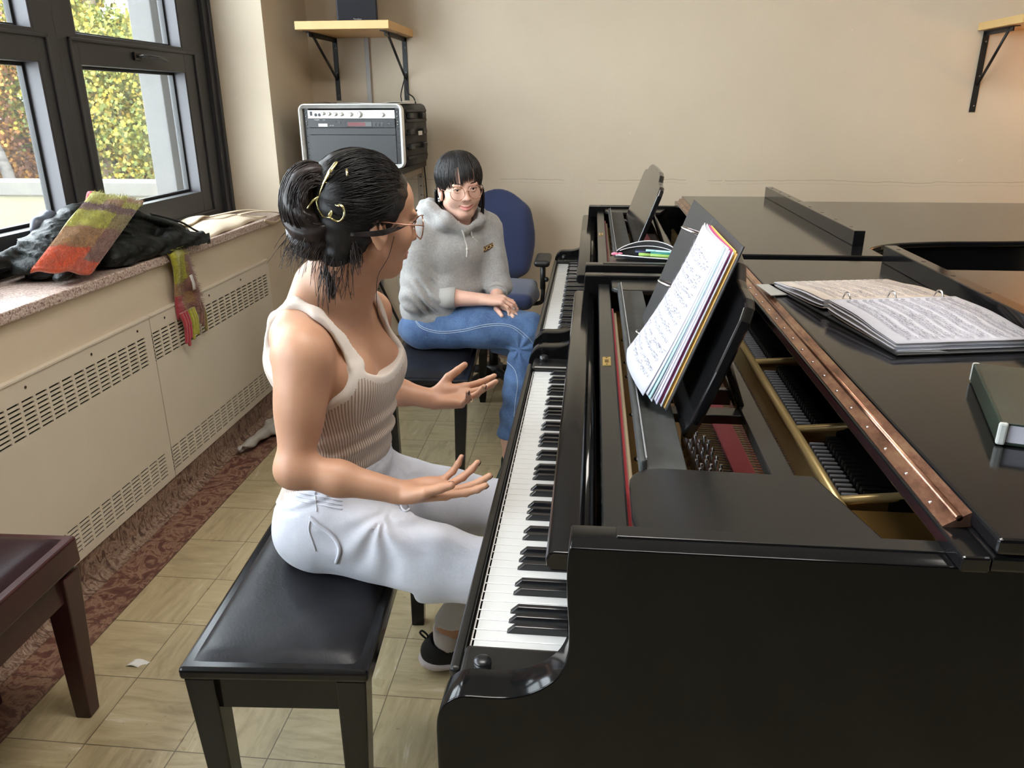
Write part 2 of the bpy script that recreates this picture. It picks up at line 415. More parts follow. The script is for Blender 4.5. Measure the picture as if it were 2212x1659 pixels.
b = MB(); b.box(XW-.5, XR+.2, YF-.2, YB+.2, -.12, 0); struct(b.build('floor', FLOOR))
b = MB(); b.box(XW-.5, XR+.2, YF-.2, YB+.2, ZC, ZC+.12); struct(b.build('ceiling', mat('white_ceiling', (225,220,210), .8)))
b = MB(); b.box(XW-.5, XR+.2, YB, YB+.15, 0, ZC); struct(b.build('wall_back', WALL))
b = MB(); b.box(XR, XR+.15, YF, YB, 0, ZC); struct(b.build('wall_right', WALL))
b = MB(); b.box(XW-.5, XR+.2, YF-.15, YF, 0, ZC); struct(b.build('wall_front', mat('dark_front_wall', (70,62,54), .8)))
YW0 = -1.8
b = MB()
b.box(XW-.38, XW, 3.85, YB, 0, ZC)                       # pier beside the window
b.box(XW-.38, XW, YF, YW0, 0, ZC)
b.box(XW-.38, XW, YW0, 3.85, 2.66, ZC)                   # lintel
b.box(XW-.38, XW, YW0, 3.85, 0, .899)                    # wall under the sill
struct(b.build('wall_left', WALL))
b = MB(); b.box(-1.862, XW+.022, YW0, 3.853, .899, .932, .004); struct(b.build('trim_1', GRAN))     # granite sill
b = MB(); b.box(XW, XW+.024, 3.853, 3.875, .899, .932, .004); b.bm.free()
# cove base: profile extruded along the walls
prof = [(0,.0),(.045,0),(.045,.003),(.030,.006),(.018,.014),(.011,.028),(.008,.05),(.007,.108),(.005,.112),(0,.112)]
b = MB(); b.prism([(XW+p, z) for p, z in prof], 'y', YF, YB, smooth=False); struct(b.build('baseboard_left', MBASE))
b = MB(); b.prism([(YB-p, z) for p, z in prof], 'x', XW+.05, XR); struct(b.build('baseboard_back', MBASE))

# ---- radiator cover with punched grilles
rc = thing('radiator_cover', 'long cream metal convector cover with two rows of slotted grilles under the window sill', 'radiator cover', (XW+.02, 1.5, .11))
def grille(name, y0, y1, z0, z1, rows, pitch, slot, x, skip):
    ys = [y0]; holes = []; y = y0+.004
    n = 0
    while y+pitch < y1:
        if skip and any(a < y+pitch/2 < a+.03 for a in skip): y += .022; continue
        holes.append((y, y+slot)); y += pitch; n += 1
    yb = sorted({y0, y1, *[q for h in holes for q in h]}); dz = (z1-z0)/rows
    zb = sorted({z0, z1, *[z0+dz*(i+.28) for i in range(rows)], *[z0+dz*(i+.78) for i in range(rows)]})
    vs = []; fs = []; idx = {}
    def vid(*p):
        if p not in idx: idx[p] = len(vs); vs.append(p)
        return idx[p]
    hs = {h[0] for h in holes}
    D = .006
    for i in range(len(yb)-1):
        for j in range(len(zb)-1):
            isz = (j % 2 == 1); a, c, e, g = yb[i], yb[i+1], zb[j], zb[j+1]
            if a in hs and isz:
                for (p, q) in (((a,e),(c,e)),((c,e),(c,g)),((c,g),(a,g)),((a,g),(a,e))):
                    fs.append((vid(x,*p), vid(x,*q), vid(x-D,*q), vid(x-D,*p)))
            else: fs.append((vid(x,a,e), vid(x,c,e), vid(x,c,g), vid(x,a,g)))
    return mesh_obj(name, vs, fs, METAL_PAINT, rc, smooth=False)
XP = XW+.016
for y0, y1 in ((-1.6, .56), (.565, 2.50), (2.505, 3.56)):
    grille('grille', y0, y1, .572, .682, 8, .0575, .047, XP, None)
    grille('grille', y0, y1, .135, .232, 7, .0575, .047, XP, None)
b = MB()
for y0, y1 in ((-1.6, .56), (.565, 2.50), (2.505, 3.56)):
    b.box(XP-.004, XP, y0, y1, .232, .572); b.box(XP-.004, XP, y0, y1, .112, .135)
    b.box(XP-.004, XP, y0, y1, .682, .738); b.box(XW, XP+.004, y0, y1, .738, .745, .001)
b.box(XW, XP, 3.56, 3.566, .112, .745)
b.build('panel', METAL_PAINT, rc)
b = MB(); b.box(XW+.001, XW+.004, -1.6, 3.56, .112, .74); b.build('backing', mat('dark_recess', (30,27,24), .8), rc)  # dark sheet puts the shade behind the slots into colour
for i, y in enumerate((-1.2,-.7,-.2,.3,.9,1.45,1.86,2.16,2.42,2.60,2.95,3.25)):
    b = MB(); b.ball((XP+.001, y, .712), .0045, .5, 1, 1, 8, 6); b.build('screw', mat('dark_screw', (60,50,42), .4, .6), rc)

# ---- window (two units seen, more towards the camera)
XF = -1.85; XG = -1.915
wn = thing('window_1', 'charcoal aluminium window with hinged panes above the granite sill', 'window', (XF, 2.7, .93)); wn['kind'] = 'structure'
fb = MB(); rv = MB(); rb = MB(); gl = []
Z0, ZA, ZB_, ZT = .932, 1.06, 1.585, 1.69
units = [(2.72, 3.85, 2.83, 3.59), (1.59, 2.72, 1.70, 2.61), (.46, 1.59, .57, 1.48), (-.67, .46, -.56, .35), (-1.80, -.67, -1.69, -.78)]
def fr(x0, x1, a, c, e, g, bev=.002): fb.box(x0, x1, a, c, e, g, bev)
for k, (u0, u1, o0, o1) in enumerate(units):
    fr(XF-.09, XF, u0, o0, Z0, 2.66); fr(XF-.09, XF, o1, u1, Z0, 2.66)
    for z0, z1 in ((Z0, ZA), (ZB_, ZT), (2.55, 2.66)): fr(XF-.09, XF, o0, o1, z0, z1)
    for z0, z1 in ((ZA, ZB_), (ZT, 2.55)):
        # reveal liner of each light
        rv.box(XG-.012, XF-.003, o0+.0005, o0+.008, z0, z1); rv.box(XG-.012, XF-.003, o1-.008, o1-.0005, z0, z1)
        rb.box(XG-.010, XG+.012, o1-.020, o1-.008, z0+.001, z1-.001, .002); rb.box(XG-.010, XG+.012, o0+.008, o0+.020, z0+.001, z1-.001, .002)
        rb.box(XG-.010, XG+.012, o0+.02, o1-.02, z0+.001, z0+.012, .002); rb.box(XG-.010, XG+.012, o0+.02, o1-.02, z1-.012, z1-.001, .002)
        g = MB(); g.box(XG-.003, XG+.003, o0+.015, o1-.015, z0+.008, z1-.008); gl.append(g)
    # raised sash border on the room side of the lower light
    s0, s1 = o0-.055, o1+.10 if k == 0 else o1+.055
    for a, c, e, g in ((s0, s0+.012, .955, 1.675), (s1-.012, s1, .955, 1.675), (s0, s1, .955, .967), (s0, s1, 1.663, 1.675)):
        fb.box(XF, XF+.010, a, c, e, g, .003)
    if k == 0:
        fb.box(XF, XF+.022, 3.79, 3.85, Z0, 2.66, .003); fb.box(XF+.02, XF+.034, 3.825, 3.85, Z0, 2.66, .003)
struct(fb.build('window_frame', FRAMEB, wn)); rv.build('reveal', FRAMEG, wn); rb.build('gasket', RUBBER, wn)
GLASS = bpy.data.materials.new('window_glass'); GLASS.use_nodes = True; N = NT(GLASS)
for l in list(GLASS.node_tree.links): GLASS.node_tree.links.remove(l)
tr = N.n('ShaderNodeBsdfTransparent'); tr.inputs[0].default_value = (.93,.95,.95,1); gs = N.n('ShaderNodeBsdfGlossy'); gs.inputs['Roughness'].default_value = .02
mx = N.n('ShaderNodeMixShader'); lw = N.n('ShaderNodeLayerWeight'); lw.inputs[0].default_value = .5; fz_o = N.math('MULTIPLY_ADD', N.math('POWER', lw.outputs['Facing'], 4.0), .45, .035)
hz = N.n('ShaderNodeBsdfTranslucent'); hz.inputs[0].default_value = (.85,.88,.86,1); m2 = N.n('ShaderNodeMixShader'); m2.inputs[0].default_value = .007; N.l(tr.outputs[0], m2.inputs[1]); N.l(hz.outputs[0], m2.inputs[2]); N.l(fz_o, mx.inputs[0]); N.l(m2.outputs[0], mx.inputs[1]); N.l(gs.outputs[0], mx.inputs[2]); N.l(mx.outputs[0], GLASS.node_tree.nodes['Material Output'].inputs[0])
for g in gl: g.build('pane', GLASS, wn)
def handle(y0, z):
    h = MB(); h.box(XF, XF+.014, y0, y0+.05, z-.016, z+.016, .004)
    h.tube(bez([(XF+.012, y0+.03, z), (XF+.035, y0+.045, z+.002), (XF+.042, y0+.10, z), (XF+.040, y0+.16, z-.003), (XF+.030, y0+.205, z-.010)]), [.009]*12+[.011]*12+[.012]*12+[.010]*12+[.005], 10, flat=.6)
    h.build('window_handle', mat('black_satin_handle', (22,22,24), .22, coat=.4), wn)
handle(3.17, 1.632); handle(2.05, 1.632)

# ---- outside: exterior wall pier, parapet, trees
CONC = mat('pale_concrete', (88,88,87), .85, var=.10, vscale=9, bump=.3, bscale=40, bdist=.004)
b = MB(); b.box(-2.275, -2.16, 3.93, 4.9, -1.5, 4.2, .004); tag(b.build('concrete_pier', CONC), 'pale grey concrete pier standing outside the right-hand window', 'pier')
b = MB(); b.box(-2.16, -1.96, 4.0, 4.9, -1.5, 4.2); tag(b.build('exterior_jamb', mat('taupe_render', (82,77,74), .8, var=.04)), 'taupe strip of outer wall beside the concrete pier outside the window', 'outer wall', kind='structure')
pw = thing('parapet_wall', 'cream painted parapet wall with a pale jointed coping beyond the window', 'parapet', (-6.5, 9.1, -1.5), 0)
b = MB(); b.box(-14, -3.0, 9.04, 9.3, -1.5, .40); b.build('wall_body', mat('cream_masonry', (104,99,78), .85, var=.03), pw)
for x0 in (-14, -11.4, -8.8, -6.36, -4.6):
    x1 = {-14: -11.41, -11.4: -8.81, -8.8: -6.37, -6.36: -4.61, -4.6: -3.0}[x0]
    b = MB(); b.box(x0, x1, 9.0, 9.36, .40, .58, .02); b.build('coping_stone', mat('pale_coping', (84,81,74), .8, var=.06, vscale=3, bump=.2, bscale=15), pw)
b = MB(); b.box(-40, 10, 9.3, 40, -1.7, -1.5); struct(b.build('ground_outside', mat('leaf_litter', (120,86,58), .95, var=.4, vscale=4)))
b = MB(); b.box(-14, -1.96, -6, 9.04, -1.7, -1.5); struct(b.build('terrace_floor', mat('terrace_gravel', (110,106,98), .9, var=.1, vscale=8)))
def leafmat(name, stops):
    m = bpy.data.materials.new(name); m.use_nodes = True; N = NT(m)
    g = N.n('ShaderNodeNewGeometry'); big = N.noise(N.coord((1,1,1)), 1.1, 3)
    f = N.math('ADD', N.math('MULTIPLY', g.outputs['Random Per Island'], .45), N.math('MULTIPLY', big, .62))
    N.col(N.ramp(f, [(p, (c[0]*.36, c[1]*.34, c[2]*.22, 1)) for p, c in stops])); N.b.inputs['Roughness'].default_value = .7
    N.b.inputs['Transmission Weight'].default_value = 0
    return m
LG = leafmat('green_gold_leaves', [(.22, srgb(86,104,40)), (.42, srgb(132,150,52)), (.60, srgb(190,186,66)), (.80, srgb(232,196,64))])
LY = leafmat('yellow_leaves', [(.25, srgb(176,176,52)), (.5, srgb(240,214,66)), (.75, srgb(250,222,90)), (.9, srgb(236,150,66))])
LO = leafmat('orange_brown_leaves', [(.22, srgb(108,66,44)), (.42, srgb(150,92,58)), (.58, srgb(206,140,60)), (.8, srgb(244,190,82))])
LD = leafmat('dark_brush', [(.3, srgb(70,58,46)), (.7, srgb(120,92,66))])
def leaves(name, blobs, n, size, m, parent, seed, star=True):
    r = np.random.RandomState(seed); vs = []; fs = []
    wts = np.array([bb[3]*bb[4]*bb[5] for bb in blobs]); wts = wts/wts.sum()
    k = 10 if star else 4
    an = np.linspace(0, 2*PI, k, endpoint=False); rad = np.where(np.arange(k) % 2 == 0, 1.0, .62) if star else np.array([1, .45, 1, .45])
    cc = []
    for _ in range(max(60, n//60)):
        bb = blobs[r.choice(len(blobs), p=wts)]; d = r.randn(3); d /= np.linalg.norm(d); cc.append(np.array(bb[:3]) + d*(r.rand()**.3)*np.array(bb[3:6]))
    for i in range(n):
        c = cc[r.randint(len(cc))] + r.randn(3)*np.array((.15,.13,.12))
        a = r.randn(3); a[1] -= 1.2; a /= np.linalg.norm(a); u = np.cross(a, r.randn(3)); u /= np.linalg.norm(u); w_ = np.cross(a, u); s = size*(.6+.8*r.rand())
        b0 = len(vs)
        for t, rr in zip(an, rad): vs.append(c + (u*math.cos(t)+w_*math.sin(t))*rr*s)
        fs.append(range(b0, b0+k))
    return mesh_obj(name, vs, fs, m, parent, smooth=False)
BARK = mat('grey_bark', (120,104,92), .9, var=.3, vscale=12, bump=.5, bscale=30, bdist=.01)
def birch():
    m = bpy.data.materials.new('birch_bark'); m.use_nodes = True; N = NT(m)
    c = N.ramp(N.noise(N.coord((2,2,9)), 3, 4), [(.40, srgb(66,62,58)), (.5, srgb(88,83,78)), (.6, srgb(96,92,88)), (.68, srgb(46,42,40))]); N.col(c); N.b.inputs['Roughness'].default_value = .9; return m
BIRCH = birch()
def tree(label, x, y, trunks, blobs, n, size, lm, bm_, seed, star=True):
    t = thing('autumn_tree', label, 'tree', (x, y, -1.5)); q = MB()
    for p, r in trunks: q.tube(bez(p, 6), list(np.linspace(r, r*.45, len(bez(p, 6)))), 10)
    q.build('trunk', bm_, t); leaves('foliage', blobs, n, size, lm, t, seed, star); return t
tree('green and gold maple filling the right-hand window behind the concrete pier', -8.0, 12.5, [(((-8,12.5,-1.5),(-8.1,12.5,.5),(-7.9,12.6,2.5),(-8,12.5,4)), .16), (((-8.05,12.5,.6),(-7.4,12.4,1.8),(-6.9,12.4,3)), .08)],
     [(-8.3,12.3,1.9,1.3,1.0,1.15), (-7.2,12.1,1.55,.9,.9,1.1), (-6.3,12.4,2.1,1.1,1,1.5), (-8.9,12.6,2.7,1.0,1,.9), (-7.3,11.8,.75,.8,.5,.6)], 42000, .031, LG, BARK, 1)
tree('bright yellow maple in the upper pane of the right-hand window', -9.6, 14.5, [(((-9.6,14.5,-1.5),(-9.5,14.5,1.5),(-9.2,14.5,4.5)), .15)],
     [(-8.6,12.9,3.75,1.7,.7,.95), (-10,14.3,4.5,1.6,1,1.3), (-6.8,13.4,3.9,1.2,.7,1.0)], 26000, .034, LY, BARK, 2)
tree('birch with orange and brown leaves seen through the left-hand window', -9.0, 10.8, [(((-8.72,10.9,-1.5),(-8.95,10.9,.6),(-9.35,10.8,1.6),(-9.75,10.8,3.6)), .12), (((-8.5,11.1,-1.5),(-8.75,11.1,.55),(-9.05,11.0,1.7),(-9.2,11,4)), .10)],
     [(-9.4,11.4,1.9,1.0,.5,1.3), (-10.2,11.8,1.4,1.1,.6,1.3), (-10.3,11.5,3.1,1.2,.7,1.2), (-9.6,11.9,.5,1.3,.4,.6), (-8.95,10.75,2.1,.25,.2,.5)], 26000, .028, LO, BIRCH, 3)
hd = thing('hedge', 'dark brown brushwood behind the parapet under the trees', 'hedge', (-8, 15, -1.5))
q = MB(); 
for i in range(60):
    x = -15+i*.22; q.tube([(x, 15.2, -1.5), (x+rnd.uniform(-.3,.3), 15.1, .8), (x+rnd.uniform(-.8,.8), 15, rnd.uniform(2,3.2))], [.03,.02,.008], 5)
q.build('twigs', BARK, hd)['kind'] = 'stuff'
leaves('brush', [(-14,15,.6,3,.8,2.2), (-11,15,.8,2.5,.6,2.2), (-8,15,.8,2.5,.6,2.2), (-5,15,.8,2.5,.6,2.2)], 24000, .085, LD, hd, 5)
# ---- made-up ceiling fixtures, added out of view for fill light, and a warm lamp in the far right corner
for i, (x, y) in enumerate(((-.2,1.2),(1.7,2.3))):
    t = thing('ceiling_light', ['white ceiling light nearest the window, above the pianists','white ceiling light nearest the right wall, above the pianos'][i], 'light', (x, y, ZC))
    b = MB(); b.box(x-.64, x+.64, y-.29, y+.29, 2.955, 2.9995, .004); b.build('housing', mat('white_enamel', (235,235,232), .4), t)
    m = MATS.get('lit_diffuser') or mat('lit_diffuser', (250,248,240), .4)
    m.node_tree.nodes['Principled BSDF'].inputs['Emission Color'].default_value = (1,.96,.9,1); m.node_tree.nodes['Principled BSDF'].inputs['Emission Strength'].default_value = 2.0
    b = MB(); b.box(x-.6, x+.6, y-.25, y+.25, 2.945, 2.956, .003); b.build('diffuser', m, t)
# ================================================================ GRAND PIANOS  (built in the near piano's place, copied for the far one)
PBLK = mat('black_piano_lacquer', (.006,.006,.007), .11, var=.1, coat=.0, bump=.02, bscale=3, bdist=.002)
PSAT = mat('black_satin_wood', (.012,.012,.012), .25, var=.1, bump=.03, bscale=60)
IVORY = mat('white_key_plastic', (206,206,205), .16, coat=.5)
EBON = mat('black_key_plastic', (.012,.012,.014), .22, coat=.2)
GOLD = mat('bronze_plate_paint', (138,108,62), .34, .55, var=.12, vscale=8)
GOLDL = mat('light_bronze_edge', (182,158,108), .32, .4, var=.08, vscale=8)
STEEL = mat('nickel_steel', (190,190,195), .22, 1.0, var=.08)
WIRE = mat('piano_wire', (92,88,90), .35, .8)
COPPER = mat('copper_wire', (150,88,52), .35, .85)
REDF = mat('red_felt', (150,22,34), .95, bump=.4, bscale=300, sheen=.4)
DREDF = mat('dark_red_felt', (84,18,24), .95, bump=.3, bscale=300)
GRAYF = mat('grey_damper_felt', (120,122,128), .9, bump=.3, bscale=300)
BRASS = mat('lock_brass', (205,178,112), .3, .8, var=.05)
FELTB = mat('worn_black_board', (54,56,56), .62, var=.35, vscale=14, bump=.3, bscale=120)
SOUND = mat('soundboard_wood', (120,62,36), .45, var=.15, vscale=5, coat=.3)
def hinge_mat():
    m = bpy.data.materials.new('copper_hinge'); m.use_nodes = True; N = NT(m); v = N.coord((3,1,1))
    N.col(N.ramp(N.noise(v, 14, 5, .7), [(.3, srgb(100,70,58)), (.5, srgb(168,124,104)), (.7, srgb(196,164,134))])); N.b.inputs['Metallic'].default_value = .85; N.b.inputs['Roughness'].default_value = .26; return m
HINGE = hinge_mat()
Y0 = .751; Y1 = 2.253; K0 = .893; K1 = 2.115
def arm_profile(ztop):     # cheek / arm outline in x,z, front at the left
    p0 = [(-.176,.42),(-.176,.70),(-.174,.722),(-.166,.742),(-.152,.755),(-.138,.760),(-.105,.7605),(-.08,.763),(-.055,.772),(-.034,.787),(-.020,.806),(-.0125,.83),(-.0115,.86),(-.014,.90),(-.0155,.94),(-.014,ztop-.006),(-.010,ztop)]
    return p0[:2] + [(q.x, q.y) for q in bez([(a, c, 0) for a, c in p0[1:]], 4)[1:]]
PCASE = mat('black_case_lacquer', (.005,.005,.0055), .13, var=.1, spec=.2)
def curve_outline(off=0.0):    # plan of the case behind the arms: spine straight (far side), bent side near
    P = []
    P.append((.70, Y0))
    pts = bez([(.72,Y0,0),(.80,.815,0),(.86,.945,0),(.95,1.062,0),(1.05,1.118,0),(1.2,1.155,0),(1.4,1.175,0),(1.62,1.23,0),(1.84,1.36,0),(2.05,1.52,0),(2.22,1.73,0),(2.29,1.97,0),(2.24,2.16,0),(2.10,Y1,0)], 5)[1:]
    P += [(q.x, q.y) for q in pts]
    for x in (2.0, 1.5, .70): P.append((x, Y1))
    if off:
        Q = []; n = len(P)
        for i in range(n):
            a = Vector(P[i-1]) if i else Vector((P[0][0]-1, P[0][1])); c = Vector(P[(i+1)%n]) if i < n-1 else Vector((P[-1][0]-1, P[-1][1]))
            d = (c-a).normalized(); nr = Vector((-d.y, d.x)); q = Vector(P[i]) + nr*off; Q.append((q.x, q.y))
        return Q
    return P
def make_piano(label, detail=True):
    t = thing('grand_piano', label, 'piano', (.6, 1.5, 0), 0, None)
    ZT = .98; RW = .052
    # --- case: rim wall following the outline, arms at the keyboard
    b = MB(); OU = curve_outline(); IN = curve_outline(RW); bm = b.bm
    vo = [(bm.verts.new((x, y, .42)), bm.verts.new((x, y, ZT-.003))) for x, y in OU]; vi = [(bm.verts.new((x, y, .42)), bm.verts.new((x, y, ZT-.003))) for x, y in IN]
    ch = curve_outline(.003); vt = [bm.verts.new((x, y, ZT)) for x, y in ch]
    for i in range(len(OU)-1):
        for f in ((vo[i][0], vo[i+1][0], vo[i+1][1], vo[i][1]), (vo[i][1], vo[i+1][1], vt[i+1], vt[i]), (vt[i], vt[i+1], vi[i+1][1], vi[i][1]), (vi[i][1], vi[i+1][1], vi[i+1][0], vi[i][0])):
            bm.faces.new(f).smooth = True
    case = b.build('case', PCASE, t)
    md = case.modifiers.new('e', 'EDGE_SPLIT'); md.split_angle = math.radians(35)
    for y0, y1 in ((Y0, Y0+RW), (Y1-RW, Y1)):
        b = MB(); ap = arm_profile(ZT); b.prism(ap + [(.70, ZT), (.70, .42)], 'y', y0, y1, .0025, 2, smooth=True)
        a = b.build('arm', PCASE, t); md = a.modifiers.new('e', 'EDGE_SPLIT'); md.split_angle = math.radians(40)
    b = MB(); b.box(-.16, .55, Y0+.005, Y1-.005, .60, .665, .004); b.box(.5, 2.05, 1.75, 2.2, .6, .66); b.box(-.12, 2.0, 2.19, 2.2, .6, .66)
    b.build('key_bed', PBLK, t)
    # near side of the case goes lower in front (deep rim), with the bottom step
    b = MB(); b.box(.040, .70, Y0+.026, Y0+RW-.002, ZT-.001, ZT+.0022, .001); b.build('rim_ledge', PSAT, t)
    b = MB(); b.box(.040, .70, Y1-RW+.002, Y1-.02, ZT-.001, ZT+.0022, .001); b.build('rim_ledge', PSAT, t)
    b = MB(); b.box(-.176, -.160, K0-.05, K1+.05, .64, .722, .006, 3); b.build('key_slip', PSAT, t)
    b = MB(); b.box(-.168, -.150, K0-.03, K1+.03, .69, .702); b.build('key_frame', PSAT, t)
    # key blocks with screw knobs
    for y0, y1, ky in ((Y0+RW, K0-.003, K0-.055), (K1+.003, Y1-RW, K1+.055)):
        b = MB(); b.box(-.160, .0, y0, y1, .66, .728, .008, 3); kb = b.build('key_block', PSAT, t)
        b = MB(); b.cyl((-.128, ky, .725), (-.128, ky, .742), .011, .0125, 16); b.ball((-.128, ky, .742), .0125, 1, 1, .45); b.build('knob', mat('dark_knob', (58,58,60), .3, .7), kb)
    # --- keys
    kw = (K1-K0)/52
    patt = [1,0,1,1,0,1,1]      # black key after the white key? (from A at the bass end)
    for i in range(52):
        y1 = K1 - i*kw; y0 = y1-kw
        b = MB(); b.box(-.155, .02, y0+.0004, y1-.0004, .692, .7135, .0012, 2); b.box(-.1565, -.150, y0+.0004, y1-.0004, .708, .7135, .001)
        b.build('white_key', IVORY, t)
        if i < 51 and patt[i % 7]:
            y = y0
            b = MB()
            b.hexa([(-.1065,y-.0058,.713),(.02,y-.0058,.713),(.02,y+.0058,.713),(-.1065,y+.0058,.713)], [(-.094,y-.0045,.7255),(.02,y-.0045,.7255),(.02,y+.0045,.7255),(-.094,y+.0045,.7255)], .0013, 2)
            b.build('black_key', EBON, t)
    # --- fallboard pushed back: vertical face with a rounded top rail that ends before the near arm
    b = MB(); b.box(-.014, .0, Y0+RW, Y1-RW, .72, .895); b.build('fallboard_back', PBLK, t)
    pr = [(-.036,.910),(-.042,.917),(-.043,.927),(-.040,.935),(-.033,.938),(-.004,.938),(-.000,.935),(.0,.910)]
    b = MB(); b.prism(pr, 'y', Y0+RW+.004, Y1-RW-.004, .003, 2, smooth=True); fbd = b.build('fallboard', PBLK, t); fbd.modifiers.new('e', 'EDGE_SPLIT').split_angle = math.radians(40)
    b = MB(); b.prism([(.000,.93),(.014,.925),(.020,.90),(.018,.86),(.004,.85),(.0,.86)], 'y', Y0+RW+.002, Y1-RW-.002, smooth=True); b.build('fallboard_roll', PBLK, t)
    # --- rail with the lock plate, red felt, plate flange
    b = MB(); b.box(.026, .058, Y0+RW, Y1-RW, .905, .957, .003); lr = b.build('lock_rail', PSAT, t)
    b = MB(); b.box(.031, .048, 1.462, 1.516, .9565, .9583, .002); lk = b.build('lock_plate', BRASS, lr)
    b = MB(); b.box(.0355, .0435, 1.480, 1.497, .958, .9592, .0006); b.cyl((.0395,1.468,.958),(.0395,1.468,.9592),.002); b.cyl((.0395,1.510,.958),(.0395,1.510,.9592),.002); b.build('lock_slot', mat('dark_brass', (120,96,52), .4, .8), lk)
    b = MB(); b.box(.058, .0645, Y0+RW, 1.98, .93, .942, .002); b.build('felt_strip', REDF, t)
    b = MB(); b.box(.0655, .0725, Y0+RW, 1.98, .91, .930, .002); b.build('plate_flange', mat('pale_flange', (176,160,132), .5, .2), t)
    # --- iron plate
    ZP = .878
    b = MB(); b.box(.072, .150, Y0+RW, Y1-RW, ZP-.02, ZP, .003)
    b.box(.150, .30, Y0+RW, Y1-RW, ZP-.045, ZP-.028); b.build('pin_block_plate', GOLD, t)
    if detail:
        b = MB(); text_mesh(b, 'VUSCUKAIR', .030, frame((.118, 1.055, ZP+.0006), (0,1,0), (-1,0,0)), .0008, spacing=1.1); b.build('plate_lettering', GOLD, t)
    for y in (1.40, 1.62, 1.72, 1.2, 1.9): b = MB(); b.ball((.093, y, ZP+.001), .009, 1, 1, .5); b.build('plate_bolt', STEEL, t)
    b = MB(); b.box(.30, .70, Y0+RW, Y1-RW, .70, .712); b.box(.70, 2.15, 1.30, Y1-RW, .70, .712); b.build('soundboard', SOUND, t)
    # bars of the plate: long agraffe bar parallel to the keyboard and struts going back
    b = MB(); b.tube([(.392, .82, .868), (.392, 2.19, .868)], .009, 10); b.box(.386, .394, .82, 2.19, .74, .862, .002)
    for y, xe in ((1.105, .70), (1.385, 1.5), (1.79, 1.5)): ye = y+.23*(xe-.39); b.tube([(.392, y, .866), (xe, ye, .864)], .008, 10); b.hexa([(.39,y-.005,.75),(xe,ye-.005,.75),(xe,ye+.005,.75),(.39,y+.005,.75)], [(.39,y-.005,.865),(xe,ye-.005,.862),(xe,ye+.005,.862),(.39,y+.005,.865)])
    b.build('plate_strut', GOLDL, t)
    b = MB(); b.box(.40, .70, .965, 1.10, .842, .856, .004); b.box(.40, .70, .955, .97, .80, .85, .004); b.build('plate_web', GOLD, t)
    # --- tuning pins, strings, felt
    if detail:
        n = 0
        for j in range(11):
            for i in range(3 if j < 9 else 2):
                x = .180+.016*i + .005*(j % 2) + .001*(10-j); y = 1.145+.0165*j
                b = MB(); b.cyl((x, y, ZP-.03), (x-.003, y, ZP+.016), .0036, .0032, 8, bev=.0007); b.build('tuning_pin', STEEL, t); n += 1
    b = MB(); yy = .86
    while yy < 2.16:
        b.tube([(.19, yy, ZP-.022), (.36, yy+.004, ZP-.024)], .0011, 4, False); yy += .0105
    b.build('string_set', WIRE, t)['kind'] = 'stuff'
    b = MB(); b.hexa([(.262,.84,.846),(.300,.84,.846),(.268,2.15,.846),(.230,2.15,.846)], [(.262,.84,.860),(.300,.84,.860),(.268,2.15,.860),(.230,2.15,.860)], .003); b.build('string_felt', REDF, t)
    # --- string fields behind the agraffe bar + dampers
    b = MB(); yy = .84
    while yy < 2.17:
        b.tube([(.405, yy, .838), (1.55 if yy > 1.35 else .69, yy+(.12*(yy-.8) if yy > 1.35 else 0), .822)], .0012, 4, False); yy += .0115
    b.build('string_set', COPPER if detail else WIRE, t)['kind'] = 'stuff'
    for (a, c) in ((1.12, 1.365), (1.40, 1.775), (1.82, 2.16)):
        y = a
        k = 0
        while y < c:
            x = .445
            b = MB(); b.box(x, x+.075, y, y+.0105, .842, .866, .002); b.box(x-.0, x+.012, y, y+.0105, .842, .850); dp = b.build('damper', PSAT, t)
            b = MB(); b.box(x-.028, x-.001, y+.0012, y+.0093, .840, .853, .002); b.build('damper_felt', GRAYF, dp)
            y += .0165; k += 1
    # bridge with pins near the treble end
    b = MB(); b.box(.60, .655, Y0+RW+.01, 1.08, .80, .842, .008); b.build('bridge', mat('bridge_black', (30,28,28), .5), t)
    b = MB(); 
    for i in range(16):
        b.ball((.596, .83+.0155*i, .842), .004, 1, 1, .6, 8, 6)
        b.tube([(.60, .83+.0155*i, .845), (.66, .832+.0155*i, .845)], .0012, 4)
    b.build('bridge_pin', STEEL, t)['kind'] = 'stuff'
    # --- music shelf assembly
    ZS = ZT-.010
    def plate(y0, y1, near):
        r = .045; P = []
        xa, xb = .062, .318
        if near:
            P = [(.085, y0)] + [(xa+.004, y0+.03)] + [(xa, y0+.07), (xa, y1-r)] + [(xa+r-r*math.cos(a), y1-r+r*math.sin(a)) for a in np.linspace(.2, PI/2, 6)] + [(xb-.005, y1-.006), (.36, y0)]
        else:
            P = [(xa+.03, y1), (xa, y1-.03), (xa, y0+r)] + [(xa+r-r*math.cos(a), y0+r-r*math.sin(a)) for a in np.linspace(.2, PI/2, 6)] + [(xb, y0), (.36, y1)]
        q = MB(); q.prism(P, 'z', ZS-.014, ZS, .003, 2); return q.build('shelf_side', PSAT, t)
    plate(Y0+.035, .985, True); plate(2.075, Y1-.03, False)
    b = MB(); b.box(.078, .086, .985, 2.12, ZS-.016, ZS+.010, .003); b.box(.088, .144, .97, 2.12, ZS-.012, ZS-.002, .002); b.build('music_shelf', FELTB, t)
    b = MB(); b.box(.086, .088, .99, 2.12, ZS-.010, ZS+.012); b.build('shelf_lip', mat('worn_lip', (150,150,152), .35, .3), t)
